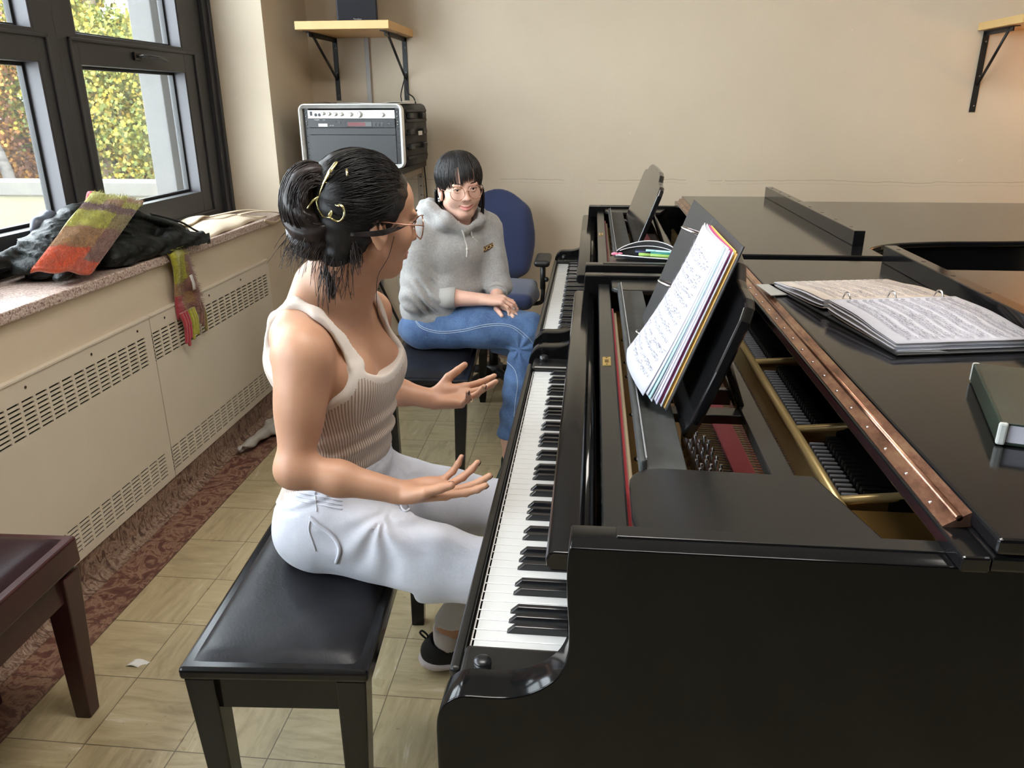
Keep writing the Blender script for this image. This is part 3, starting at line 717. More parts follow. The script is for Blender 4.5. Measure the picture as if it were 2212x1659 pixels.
    b = MB(); b.hexa([(.256,.97,ZS-.02),(.289,.97,ZS-.02),(.289,2.12,ZS-.02),(.256,2.12,ZS-.02)], [(.256,.97,ZS-.002),(.289,.97,ZS-.002),(.289,2.12,ZS-.002),(.256,2.12,ZS-.002)], .002); b.build('cross_bar', PSAT, t)
    for y in (1.22, 1.86): b = MB(); b.box(.13, .27, y-.018, y+.018, ZS-.022, ZS-.006, .002); b.build('desk_slide', PSAT, t)
    b = MB(); b.box(.150, .262, 1.335, 1.350, ZS-.04, ZS-.01, .002); b.build('desk_cleat', PSAT, t)
    # --- desk: shaped board leaning back
    a = math.radians(20); o = Vector((.150, 0, ZS-.012)); ux = Vector((0,1,0)); uz = Vector((math.sin(a), 0, math.cos(a)))
    prf = [(1.125,0),(1.112,.03),(1.108,.12),(1.112,.205),(1.122,.225),(1.145,.234),(1.20,.238),(1.235,.243),(1.28,.262),(1.34,.270),(1.53,.272)]
    prf = prf + [(3.06-y, z) for y, z in prf[:-1][::-1]]
    M = Matrix.Translation(o) @ Matrix((uz.cross(ux)*-1, ux, uz)).transposed().to_4x4()
    b = MB(); b.prism(prf, 'x', 0, .018, .005, 3, M=M); b.build('music_desk', PBLK, t)
    for y in (1.24, 1.84): b = MB(); b.tube([M @ Vector((.02, y, .14)), (.262, y, ZS-.01)], .007, 8); b.build('desk_prop', PSAT, t)
    # --- lid: main leaf closed, front leaf folded back on it, hinge between
    XH = .425
    lo = [q for q in curve_outline(-.012) if q[0] > XH+.02]
    lo = [(XH+.004, lo[0][1])] + lo + [(XH+.004, lo[-1][1])]
    b = MB(); b.prism(lo, 'z', ZT+.003, ZT+.022, .004, 2); b.build('lid', PBLK, t)
    b = MB(); b.box(XH+.006, XH+.436, Y0-.012, Y1+.012, ZT+.024, ZT+.043, .004); b.build('front_lid', PBLK, t)
    b = MB(); b.box(XH+.394, XH+.428, Y0+.16, Y1+.0, ZT+.043, ZT+.090, .002); lb = b.build('lid_bar', PBLK, t)
    b = MB()
    for y in np.arange(1.0, 2.2, .17): b.cyl((XH+.411, y, ZT+.0895), (XH+.411, y, ZT+.0905), .006, n=10)
    b.build('screw_hole', mat('dark_screw', (60,50,42), .4, .6), lb)
    b = MB(); b.box(XH-.026, XH+.004, Y0-.012, Y1+.008, ZT+.001, ZT+.020, .003); b.build('lid_edge', PBLK, t)
    b = MB(); b.hexa([(XH-.022,Y0+.05,ZT+.018),(XH+.008,Y0+.05,ZT+.022),(XH+.008,Y1-.03,ZT+.022),(XH-.022,Y1-.03,ZT+.018)], [(XH-.022,Y0+.05,ZT+.021),(XH+.006,Y0+.05,ZT+.040),(XH+.006,Y1-.03,ZT+.040),(XH-.022,Y1-.03,ZT+.021)])
    b.tube([(XH-.006, Y0+.05, ZT+.032), (XH-.006, Y1-.03, ZT+.032)], .004, 8)
    hg = b.build('hinge', HINGE, t)
    for y in np.arange(Y0+.10, Y1-.05, .075): b = MB(); b.ball((XH-.016, y, ZT+.0245), .003, 1, 1, .6, 8, 6); b.build('hinge_screw', STEEL, hg)
    # --- legs and pedals
    for x, y in ((.02, Y0+.12), (.02, Y1-.12), (1.85, 1.98)):
        b = MB(); b.hexa([(x-.035,y-.035,.09),(x+.035,y-.035,.09),(x+.035,y+.035,.09),(x-.035,y+.035,.09)], [(x-.06,y-.06,.60),(x+.06,y-.06,.60),(x+.06,y+.06,.60),(x-.06,y+.06,.60)], .004)
        lg = b.build('leg', PBLK, t); b = MB(); b.box(x-.02, x+.02, y-.03, y+.03, .05, .09); b.cyl((x, y-.012, .03), (x, y+.012, .03), .03, n=20); b.build('caster', BRASS, lg)
    b = MB(); b.box(.16, .22, 1.36, 1.64, .06, .16, .01); b.box(.16, .20, 1.40, 1.43, .16, .6, .004); b.box(.16, .20, 1.57, 1.60, .16, .6, .004); ly = b.build('pedal_lyre', PBLK, t)
    for y in (1.42, 1.5, 1.58): b = MB(); b.box(.07, .17, y-.012, y+.012, .085, .095, .004); b.build('pedal', BRASS, ly)
    return t
piano = make_piano('black grand piano nearest the camera, with an open music binder on its desk')
piano2 = make_piano('black grand piano by the back wall, with an empty music desk and a pencil case', False)
piano2.location.y += 1.605
piano['group'] = piano2['group'] = 'black grand pianos side by side'
# ================================================================ BENCHES
LEATH = None
def leather(name, c1, c2):
    m = bpy.data.materials.new(name); m.use_nodes = True; N = NT(m); v = N.coord()
    N.col(N.ramp(N.noise(v, 9, 5, .6), [(.3, c1), (.7, c2)])); N.b.inputs['Specular IOR Level'].default_value = .24
    sc = N.math('GREATER_THAN', N.noise(N.coord((1,1,1)), 70, 5, .75, 1.5), .62)
    r = N.math('MULTIPLY_ADD', N.noise(v, 18, 5, .7), .25, .24); N.l(r, N.b.inputs['Roughness'])
    N.bump(N.math('ADD', N.noise(v, 170, 3, .6), N.math('MULTIPLY', N.noise(v, 28, 4, .7, 1.0), 1.2)), .18, .0015); return m
LBLK = leather('black_bench_leather', (.006,.006,.008,1), (.012,.012,.015,1))
LMAR = leather('maroon_vinyl', srgb(38,22,26), srgb(48,28,33))
GLOSS = mat('black_bench_gloss', (.006,.006,.007), .16, spec=.32)
def maroon():
    m = bpy.data.materials.new('chipped_maroon_wood'); m.use_nodes = True; N = NT(m); v = N.coord()
    c = N.ramp(N.noise(v, 5, 4), [(.3, srgb(52,26,28)), (.7, srgb(72,38,40))])
    ch = N.math('GREATER_THAN', N.noise(N.coord((1,1,.6)), 34, 5, .75), .70); c = N.mix(N.math('MULTIPLY', ch, .6), c, srgb(150,110,92)); N.col(c); N.b.inputs['Roughness'].default_value = .3; return m
MARW = maroon()
def bench(name, label, cx, cy, rz, W, L, H, wood, lea, leg=(.055,.036), spade=False, gap=False, group=None):
    t = thing(name, label, 'bench', (cx, cy, 0), rz, group); w, l = W/2, L/2
    b = MB(); b.box(-w, w, -l, l, H-(.075 if gap else .030), H-.004, .008, 3); fr_ = b.build('seat_frame', wood, t, local=True)
    def cush(u, v):
        return None
    b = MB(); nu, nv = 28, 48; e = .018
    def P(u, v):
        x = (u*2-1); y = (v*2-1)
        sx = abs(x)**6; sy = abs(y)**8
        h = .022*max(0, (1-sx))**.5*max(0, (1-sy))**.5
        return Vector((x*(w-e), y*(l-e), H-.006+h))
    b.grid(P, nu, nv); b.build('cushion', lea, t, local=True)
    b = MB(); za = H-.030; zl = za-.075
    if gap: b.box(-w+.03, w-.03, -l+.03, l-.03, H-.09, H-.07); zl = H-.15; za = H-.086
    i = .028
    for x in (-w+i, w-i): b.box(x-.009, x+.009, -l+i, l-i, zl, za)
    for y in (-l+i, l-i): b.box(-w+i, w-i, y-.009, y+.009, zl, za)
    b.build('apron', wood, t, local=True)
    for sx in (-1, 1):
        for sy in (-1, 1):
            x0 = sx*(w-.006); y0 = sy*(l-.006); a, c = leg
            def sq(x, y, s, z): return [(min(x, x-sx*s), min(y, y-sy*s), z), (max(x, x-sx*s), min(y, y-sy*s), z), (max(x, x-sx*s), max(y, y-sy*s), z), (min(x, x-sx*s), max(y, y-sy*s), z)]
            b = MB(); dx = sx*.022; dy = sy*.012
            if spade:
                b.hexa(sq(x0-dx, y0-dy, c, .09), sq(x0, y0, a, za), .003); b.hexa(sq(x0-dx*.9-sx*.004, y0-dy*.8, c*.85, 0), sq(x0-dx+sx*.006, y0-dy+sy*.006, c+.012, .07), .004); b.hexa(sq(x0-dx+sx*.006, y0-dy+sy*.006, c+.012, .07), sq(x0-dx, y0-dy, c, .095))
            else: b.hexa(sq(x0-dx, y0-dy, c, 0), sq(x0, y0, a, za), .003)
            b.build('leg', wood, t, local=True)
    return t
bench('piano_bench', 'black piano bench with a padded leather top under the woman in white trousers', -.574, 1.481, math.radians(4), .345, .83, .50, GLOSS, LBLK)
bench('piano_bench', 'long black piano bench at the far piano under the person in jeans', -.625, 3.150, math.radians(3), .335, 1.08, .50, GLOSS, LBLK, (.050,.034), True)
b3 = bench('piano_bench', 'chipped maroon bench with a dark vinyl top at the left edge', -1.350, 1.035, math.radians(2), .355, .86, .50, MARW, LMAR, (.060,.040), False, True)
# ================================================================ OFFICE CHAIR
FAB = mat('navy_chair_fabric', (38,48,84), .85, var=.14, vscale=160, bump=.4, bscale=500, bdist=.001, sheen=.3)
PLAS = mat('black_plastic', (.014,.014,.015), .42, bump=.05)
oc = thing('office_chair', 'navy blue fabric office chair with black armrests behind the person in jeans', 'chair', (-.50, 3.90, 0))
f = Field(); f.ell((-.50, 4.175, .760), (.200, .05, .262), .01); f.rbox((-.50, 4.175, .75), (.165, .038, .18), .036, .05)
v, q = f.mesh((-.75, 4.05, .45), (-.25, 4.30, 1.06), .008); v = smooth_verts(v, q, 3); fast_obj('backrest', v, q, FAB, oc)
f = Field(); f.ell((-.50, 3.88, .515), (.245, .23, .055), .01); f.rbox((-.50, 3.89, .52), (.225, .21, .04), .038, .04)
v, q = f.mesh((-.8, 3.58, .42), (-.2, 4.2, .60), .008); v = smooth_verts(v, q, 3); fast_obj('seat', v, q, FAB, oc)
b = MB(); b.tube(bez([(-.5,4.0,.47),(-.5,4.14,.44),(-.5,4.235,.50),(-.5,4.24,.66)]), .022, 8, flat=.4); b.build('back_bracket', PLAS, oc)
for sx in (-1, 1):
    x = -.50+sx*.262
    b = MB(); b.tube(bez([(x-sx*.12,3.88,.468),(x-sx*.02,3.88,.475),(x,3.88,.51),(x,3.88,.60)]), .011, 8); b.tube([(x,3.88,.55),(x,3.88,.68)], .014, 8); b.ball((x+sx*.018,3.88,.60), .013); ar = b.build('armrest_post', PLAS, oc)
    f = Field(); f.rbox((x, 3.88, .70), (.040, .115, .017), .016, .01); v, q = f.mesh((x-.06,3.74,.67),(x+.06,4.02,.73), .005); v = smooth_verts(v, q, 2); fast_obj('armrest_pad', v, q, PLAS, ar)
b = MB(); b.cyl((-.5,3.9,.08), (-.5,3.9,.47), .025); b.cyl((-.5,3.9,.06),(-.5,3.9,.13), .05); b.build('column', PLAS, oc)
for k in range(5):
    a = 2*PI*k/5+.35; c, s_ = math.cos(a), math.sin(a)
    b = MB(); b.tube([(-.5+c*.03,3.9+s_*.03,.10),(-.5+c*.26,3.9+s_*.26,.065)], [.026,.016], 8); lg = b.build('leg', PLAS, oc)
    b = MB(); x, y = -.5+c*.26, 3.9+s_*.26; b.cyl((x-s_*.02,y+c*.02,.026),(x+s_*.02,y-c*.02,.026), .026, n=16); b.cyl((x,y,.026),(x,y,.07), .007); b.build('caster', PLAS, lg)
# ================================================================ WALL SHELVES, SPEAKER
OAK = mat('honey_wood', (204,160,100), .38, var=.07, vscale=7); OAKE = mat('pale_wood_edge', (222,186,124), .4, var=.05)
BRK = mat('black_steel', (.013,.013,.014), .35, .3)
def bracket(parent, x, y, zt, ln, dn, wd=.026):      # y = wall, arm towards -y
    b = MB(); b.box(x-wd/2, x+wd/2, y-.005, y-.0006, zt-dn, zt-.0004, .001); b.box(x-wd/2, x+wd/2, y-ln, y-.001, zt-.004, zt-.0004, .0005)
    b.box(x-.003, x+.003, y-ln*.9, y-.002, zt-.022, zt-.003)
    b.tube([(x, y-ln*.78, zt-.006), (x, y-.008, zt-dn*.66)], .007, 8)
    br = b.build('bracket', BRK, parent)
    for z in (zt-.05, zt-dn*.55, zt-dn*.92):
        b = MB(); b.ball((x+.003, y-.006, z), .004, 1, .5, 1, 8, 6); b.build('screw', mat('zinc', (150,150,150), .35, .9), br)
sh = thing('wall_shelf', 'honey coloured wooden wall shelf on two black brackets above the rack case', 'shelf', (-1.21, YB, 1.80))
b = MB(); b.box(-1.445, -.985, 3.93, YB-.001, 1.784, 1.822, .002); b.build('board', OAK, sh)
b = MB(); b.box(-1.445, -.985, 3.926, 3.931, 1.785, 1.821, .001); b.build('edge_band', OAKE, sh)
bracket(sh, -1.034, YB, 1.784, .46, .318); bracket(sh, -1.420, YB, 1.784, .46, .318)
s2 = thing('wall_shelf', 'honey coloured wooden wall shelf at the right edge of the back wall', 'shelf', (2.2, YB, 1.80))
b = MB(); b.box(1.905, 2.85, 4.02, YB-.001, 1.780, 1.817, .002); b.build('board', OAK, s2)
b = MB(); b.box(1.900, 1.906, 4.02, YB-.001, 1.781, 1.816, .001); b.build('edge_band', OAKE, s2)
bracket(s2, 1.945, YB, 1.780, .30, .385, .03); bracket(s2, 2.7, YB, 1.780, .30, .385, .03)
sp = thing('loudspeaker', 'dark grey loudspeaker on the wall shelf above the rack case', 'speaker', (-1.21, 4.2, 1.8225))
sp.rotation_euler = (0,0,0)
sp.rotation_euler = (0,0,math.radians(15))
b = MB(); b.box(-.100, .100, -.10, .14, 0, .33, .006); b.build('cabinet', mat('black_ash', (.014,.014,.016), .5), sp, local=True)
b = MB(); b.box(-.095, .095, -.108, -.099, .006, .322, .005); g = b.build('grille', mat('speaker_cloth', (40,42,50), .9, bump=.3, bscale=900), sp, local=True)
b = MB(); text_mesh(b, 'Paradigm', .011, frame((0, -.1085, .020), (1,0,0), (0,0,1)), .0004); b.build('badge', mat('badge_silver', (200,200,200), .3, .6), g, local=True)
b = MB(); b.box(-1.253, -1.228, YB-.018, YB-.0005, .115, 1.784, .003); tag(b.build('cable_conduit', mat('grey_conduit', (168,164,162), .5)), 'grey vertical cable conduit on the back wall under the left shelf', 'conduit')
# ================================================================ STAND + RACK CASE
st = thing('equipment_stand', 'dark topped metal equipment stand in the corner carrying the rack case', 'stand', (-1.21, 4.1, 0))
b = MB(); b.box(-1.505, -.935, 3.80, 4.425, 1.118, 1.148, .004); b.build('top', mat('dark_stand_top', (34,36,35), .5), st)
GALV = mat('galvanised_angle', (150,138,122), .45, .35, var=.06)
for x, sx in ((-1.27, 1), (-.95, -1)):
    for y, sy in ((3.82, 1), (4.41, -1)):
        b = MB(); b.box(min(x, x+sx*.036), max(x, x+sx*.036), y-.0015, y+.0015, 0, 1.118); b.box(x-.0015, x+.0015, min(y, y+sy*.036), max(y, y+sy*.036), 0, 1.118)
        for z in np.arange(.06, 1.08, .05): b.cyl((x+sx*.018, y-.0025, z), (x+sx*.018, y+.0025, z), .0042, n=8, mi=1); b.cyl((x-.0025, y+sy*.018, z), (x+.0025, y+sy*.018, z), .0042, n=8, mi=1)
        lg = b.build('leg', [GALV, mat('dark_recess', (30,27,24), .8)], st)
b = MB(); b.box(-1.27, -.952, 3.83, 4.40, 1.085, 1.1185); b.build('apron', GALV, st)
R_ = frame((0,0,0), (1,0,0), (0,1,0))
rk = thing('rack_case', 'black rack case with an aluminium rim holding audio units on the corner stand', 'rack case', (-1.185, 3.86, 1.1482), math.radians(-5))
W_, H_ = .268, .302
def L(b, name, m, parent): return b.build(name, m, parent, local=True)
def rrect(w, h, r, n=6):
    P = []
    for cx, cz, a0 in ((w-r, r, -PI/2), (w-r, h-r, 0), (-w+r, h-r, PI/2), (-w+r, r, PI)):
        for k in range(n+1): a = a0+PI/2*k/n; P.append((cx+r*math.cos(a), cz+r*math.sin(a)))
    return P
b = MB(); o = rrect(W_-.004, H_-.004, .03); i_ = rrect(W_-.012, H_-.012, .022); i_ = [(x, z+.004) for x, z in i_]; o = [(x, z+.002) for x, z in o]
bm = b.bm; 
rings = [[bm.verts.new((x, y, z)) for x, z in P] for P, y in ((i_, .01), (o, .01), (o, .40))]
for A, B in zip(rings, rings[1:]):
    for k in range(len(A)): bm.faces.new((A[k], A[(k+1)%len(A)], B[(k+1)%len(A)], B[k])).smooth = True
bm.faces.new(rings[2][::-1]); bmesh.ops.recalc_face_normals(bm, faces=bm.faces)
L(b, 'shell', mat('black_moulded_plastic', (26,27,28), .5, bump=.1, bscale=200), rk)
b = MB(); bm = b.bm; o = rrect(W_, H_, .034); i1 = [(x, z+.006) for x, z in rrect(W_-.010, H_-.012, .024)]; i2 = [(x, z+.020) for x, z in rrect(W_-.016, H_-.042, .008)]
rings = [[bm.verts.new((x, y, z)) for x, z in P] for P, y in ((o, .022), (o, .0), (i1, -.004), (i1, -.001), (i2, .002), (i2, .03))]
for A, B in zip(rings, rings[1:]):
    for k in range(len(A)): bm.faces.new((A[k], A[(k+1)%len(A)], B[(k+1)%len(A)], B[k])).smooth = True
bmesh.ops.recalc_face_normals(bm, faces=bm.faces)
L(b, 'aluminium_rim', mat('brushed_aluminium', (222,222,218), .34, .45), rk)
b = MB()
for sx in (-1, 1): b.box(sx*.236-.012, sx*.236+.012, .020, .024, .02, H_-.018)
L(b, 'rack_rail', PLAS, rk)
for sx in (-1, 1):
    for z in (.262, .243, .218, .205, .186, .15, .12, .09, .06, .035):
        b = MB(); b.ball((sx*.236, .018, z), .004 if z > .2 else .0022, 1, .6, 1, 8, 6); L(b, 'rack_screw', mat('zinc', (150,150,150), .35, .9) if z > .2 else PLAS, rk)
SLV = mat('silver_faceplate', (220,220,216), .35, .35)
b = MB(); b.box(-.224, .224, .014, .028, .233, .272, .001); pu = L(b, 'silver_preamp', SLV, rk)
KNB = mat('white_knob', (226,226,222), .35)
for x, z, r in ((-.143,.257,.0095),(-.112,.255,.0095),(-.079,.254,.0095),(-.048,.253,.0095),(-.001,.2525,.0105),(.042,.252,.0165),(.162,.2505,.0115)):
    b = MB(); b.cyl((x, .014, z), (x, -.003, z), r, r*.92, 24, bev=.0015); L(b, 'knob', KNB, pu)
    b = MB(); b.box(x-.0006, x+.0006, -.0038, -.0028, z, z+r*.85); L(b, 'pointer', PLAS, pu)
for x in (-.182, -.163): b = MB(); b.cyl((x,.0138,.250),(x,.0128,.250), .008, n=16); L(b, 'jack_socket', PLAS, pu)
b = MB(); b.box(-.213,-.2,.0125,.0142,.246,.266,.001); L(b, 'power_switch', PLAS, pu)
b = MB()
for tx, x, z, s in (('SONDARA', -.208, .2695, .004), ('MONITOR', .078, .2585, .004), ('stereo', .072, .2515, .0045), ('GAIN', -.17, .2655, .003), ('LEVEL', .19, .262, .003)): text_mesh(b, tx, s, frame((x,.0137,z),(1,0,0),(0,0,1)), .0001)
L(b, 'panel_lettering', mat('dark_print', (60,60,62), .5), pu)
b = MB(); b.box(-.224, .224, .013, .028, .191, .2315, .001); cd = L(b, 'cd_player', mat('charcoal_faceplate', (34,35,38), .4), rk)
b = MB(); b.box(-.205, -.078, .0118, .0132, .2135, .221, .0006); L(b, 'disc_tray', mat('dark_tray', (24,25,27), .35), cd)
b = MB(); b.box(-.172, -.125, .0120, .0132, .1955, .2095); L(b, 'paper_sticker', mat('paper_white', (228,226,222), .8), cd)
b = MB(); b.box(-.030, .106, .0118, .0132, .1955, .2190, .001); dsp = L(b, 'display_window', mat('display_black', (14,12,13), .2), cd)
b = MB(); b.box(-.018, .072, .0112, .012, .198, .2155); m = mat('lit_red_display', (84,16,18), .3); m.node_tree.nodes['Principled BSDF'].inputs['Emission Color'].default_value = (.3,.02,.02,1); m.node_tree.nodes['Principled BSDF'].inputs['Emission Strength'].default_value = .15; L(b, 'display_digits', m, dsp)
for x, z, s in ((-.060,.214,.006),(.119,.204,.0065),(.138,.2035,.0065),(.157,.203,.0065),(.186,.2025,.0035),(.199,.2025,.0035)): b = MB(); b.box(x-s, x+s, .011, .0132, z-s*.8, z+s*.8, .0008); L(b, 'button', mat('dark_button', (58,60,64), .4), cd)
b = MB()
for tx, x, z, s in (('TASCAM', -.179, .2265, .007), ('CD-500', -.142, .2265, .004), ('CD  TEXT', -.102, .2005, .005), ('PLAY', .119, .2125, .003), ('STOP', .138, .2125, .003), ('READY', .157, .2125, .003), ('REMOTE', .193, .209, .003)): text_mesh(b, tx, s, frame((x,.0127,z),(1,0,0),(0,0,1)), .0001)
L(b, 'panel_lettering', mat('pale_print', (206,206,204), .5), cd)
BLP = mat('slate_blank_panel', (48,49,51), .45)
b = MB(); b.box(-.224, .224, .016, .028, .157, .1895, .001); L(b, 'blank_panel', BLP, rk)
b = MB(); b.box(-.224, .224, .016, .028, .024, .1555, .001); L(b, 'blank_panel', BLP, rk)
# moulded ribs and latches on the right-hand side
b = MB()
for z in (.05, .105, .165, .225, .27): b.box(W_-.01, W_+.006, .05, .38, z-.012, z+.004, .004)
L(b, 'side_ribs', mat('black_moulded_plastic', (26,27,28), .5), rk)
for y in (.09, .30):
    for z in (.245, .17, .10):
        b = MB(); b.box(W_+.0, W_+.020, y-.03, y+.03, z-.014, z+.012, .004); L(b, 'latch', mat('dark_latch', (38,39,40), .45), rk)
b = MB(); b.box(W_+.019, W_+.0215, .18, .24, .150, .170); L(b, 'side_label', mat('paper_white', (228,226,222), .8), rk)
pp = thing('paper_sheet', 'loose white sheets lying on top of the rack case', 'paper', (-1.10, 4.1, 1.452))
b = MB()
def P(u, v): return Vector((-1.27+.36*u, 3.93+.27*v-.03*u, 1.4525+.014*max(0, u-.6)**1.2*(1+v)+.002*math.sin(u*9)))
b.grid(P, 16, 8, thick=.0012); b.build('sheet', mat('paper_white', (228,226,222), .8), pp)
b = MB(); b.grid(lambda u, v: Vector((-1.40+.22*u, 3.95+.24*v, 1.4530+.004*math.sin(u*6+v*3)**2)), 12, 8, thick=.001); b.build('dark_folder', mat('dark_paper', (50,50,52), .6), pp)
# ---- floor lamp out of frame at the right, warming the end of the wall
fl = thing('floor_lamp', 'floor lamp with a warm glowing fabric shade at the right end of the back wall', 'lamp', (2.85, 4.05, 0))
b = MB(); b.cyl((2.85,4.05,0), (2.85,4.05,.025), .14, n=32, bev=.004); b.build('base', BRK, fl)
b = MB(); b.cyl((2.85,4.05,.02), (2.85,4.05,1.28), .011); b.build('pole', BRK, fl)
m = mat('lamp_shade_fabric', (236,196,140), .8); m.node_tree.nodes['Principled BSDF'].inputs['Emission Color'].default_value = (1,.55,.22,1); m.node_tree.nodes['Principled BSDF'].inputs['Emission Strength'].default_value = .9
b = MB(); b.tube([(2.85,4.05,1.22), (2.85,4.05,1.48)], [.17,.12], 32, cap=False); b.build('lamp_shade', m, fl)
pl_ = bpy.data.lights.new('floor_lamp_bulb', 'POINT'); pl_.energy = 9; pl_.color = (1.0, .56, .26); pl_.shadow_soft_size = .06; po = bpy.data.objects.new('floor_lamp_bulb', pl_); COL.objects.link(po); po.parent = fl; po.location = (0, 0, 1.50)
# ---- cables
CAB = mat('black_cable', (.012,.012,.012), .5)
b = MB(); b.tube(bez([(-1.034,4.435,1.60),(-1.03,4.42,1.53),(-1.015,4.41,1.50),(-.985,4.43,1.46),(-.966,4.43,1.30),(-.945,4.43,1.05),(-.937,4.43,.80),(-.935,4.42,.5),(-.95,4.40,.2),(-.98,4.38,.02)]), .0035, 6); tag(b.build('speaker_cable', CAB), 'thin black cable hanging down the back wall beside the rack case', 'cable')
b = MB(); b.tube(bez([(-1.04,4.44,1.58),(-1.055,4.40,1.50),(-1.05,4.38,1.47),(-1.045,4.36,1.461)]), .003, 6); tag(b.build('speaker_cable', CAB), 'short black cable loop under the shelf bracket above the rack case', 'cable')
b = MB(); b.tube(bez([(-1.30,4.36,.62),(-1.22,4.40,.40),(-1.16,4.41,.25),(-1.08,4.40,.09),(-.99,4.36,.016),(-.85,4.20,.006),(-.7,4.1,.006)]), .008, 8); tag(b.build('power_cable', CAB), 'thick black cable curving down behind the far bench', 'cable')
# ================================================================ BINDERS
PAPER = mat('music_paper', (203,203,214), .75, var=.02)
PAPERW = mat('warm_paper', (208,196,186), .75, var=.02)
INK = mat('printed_ink', (104,104,114), .8); INKL = mat('staff_ink', (176,176,190), .8)
COVER = mat('black_binder_vinyl', (46,47,49), .40, var=.08, bump=.1, bscale=300)
CHROME = mat('chrome', (214,214,218), .12, 1.0)
def music(b_ink, b_staff, S, rows, seed, L_=.0):    # S(u,v,off)->point on the page ; u across the line, v down the page
    r = random.Random(seed)
    def patch(bb, u0, u1, v0, v1, off):
        n = max(1, int((u1-u0)/.06)); 
        for k in range(n):
            a = u0+(u1-u0)*k/n; c = u0+(u1-u0)*(k+1)/n; bb.quad(S(a,v0,off), S(c,v0,off), S(c,v1,off), S(a,v1,off))
    for k in range(rows):
        v0 = .09+k*(.86/rows); h = .86/rows
        for st in (0, 1):
            vs = v0 + st*h*.42
            for q in range(5): patch(b_staff, .07, .95, vs+q*h*.045, vs+q*h*.045+.0017, .0003)
            b_ink_len = 0
            u = .08
            patch(b_ink, .080, .094, vs-.004, vs+h*.22, .0005); patch(b_ink, .100, .108, vs+.002, vs+h*.12, .0005)
            u = .125
            while u < .94:
                vv = vs + r.uniform(-.02, .2)*h
                patch(b_ink, u, u+.011, vv, vv+.0075, .0005)
                if r.random() < .75: patch(b_ink, u+.009, u+.0112, vv-h*.15, vv, .0005)
                if r.random() < .22: patch(b_ink, u, u+.05, vv-h*.16, vv-h*.16+.004, .0005)
                u += r.choice((.016,.022,.03,.036))
            for bar in (.30, .52, .74, .95): patch(b_ink, bar, bar+.002, vs, vs+h*.18, .0004)
        patch(b_ink, .066, .069, v0-.002, v0+h*.62, .0005)
        if r.random() < .7: patch(b_ink, r.uniform(.2,.5), r.uniform(.55,.75), v0+h*.30, v0+h*.30+.003, .0005)
# --- binder standing on the near piano's desk (pages bulge; spine runs up the desk)
ang = math.radians(20); DU = Vector((math.sin(ang), 0, math.cos(ang))); DN = Vector((-math.cos(ang), 0, math.sin(ang))); O = Vector((.132, 0, .979))
def D(y, h, n): return O + DU*h + DN*n + Vector((0, y, 0))
bd = thing('ring_binder', 'open black ring binder of sheet music standing on the near piano music desk', 'binder', (.15, 1.45, .98))
b = MB(); M = Matrix.Translation(O) @ Matrix((DU.cross(Vector((0,1,0))) , Vector((0,1,0)), DU)).transposed().to_4x4()
def cov(y0, y1, n0, n1):
    c = [D(y0,0,n0), D(y1,0,n1), D(y1,0,n1+.003), D(y0,0,n0+.003)]; d = [D(y0,.285,n0), D(y1,.285,n1), D(y1,.285,n1+.003), D(y0,.285,n0+.003)]
    q = MB(); q.hexa(c, d, .001); return q
cov(1.172, 1.435, .001, .001).build('front_cover', COVER, bd); cov(1.438, 1.478, .001, .001).build('spine', COVER, bd); cov(1.481, 1.745, .001, .006).build('back_cover', COVER, bd)
# page stack: curled sheets
def sheet(k, n, y_far=1.455, w=.272, lift=.0, h0=.000, h1=.270):
    def S(u, v, off=0.0):      # u 0 at rings, 1 at the near edge ; v 0 top, 1 bottom
        t = u
        y = y_far - w*t*(1-.03*k/n)
        nn = .005 + .016*(k/n) + .004*(k/n)*t + .012*math.sin(PI*t)*(k/n) + lift*(v**2)*(1-t*.6) + off
        hh = h1-(h1-h0)*v + (.003*math.sin(k*2.1))
        return D(y, hh, nn)
    return S
cols = [mat('tan_sheet', (214,170,96), .8), mat('yellow_sheet', (226,196,110), .8), PAPER, PAPER, mat('pink_sheet', (196,90,140), .8), PAPER, mat('lilac_sheet', (196,188,212), .8), PAPER, PAPER, mat('pale_blue_sheet', (180,214,220), .8), PAPER, PAPER]
pgs = []
for k, m in enumerate(cols):
    n = len(cols)-1; S = sheet(k, n, w=.272-.012*(k > 8)-.006*(k % 3), lift=.036*(k/n)**3)
    b = MB(); b.grid(lambda u, v: S(u, v), 14, 10, thick=.0016); pg = b.build('page', m, bd); pgs.append((pg, S))
S = pgs[-1][1]; bi = MB(); bs = MB(); music(bi, bs, lambda u, v, off: S(u, v, .0022+off), 7, 3)
bi.build('printed_notes', INK, pgs[-1][0]); bs.build('staff_lines', INKL, pgs[-1][0])
for h in (.036, .143, .250):
    b = MB(); b.tube([D(1.458+.022*math.cos(a), h, .008+.046*math.sin(a)*1.0) for a in np.linspace(0, PI, 14)], .0022, 8); b.build('ring', CHROME, bd)
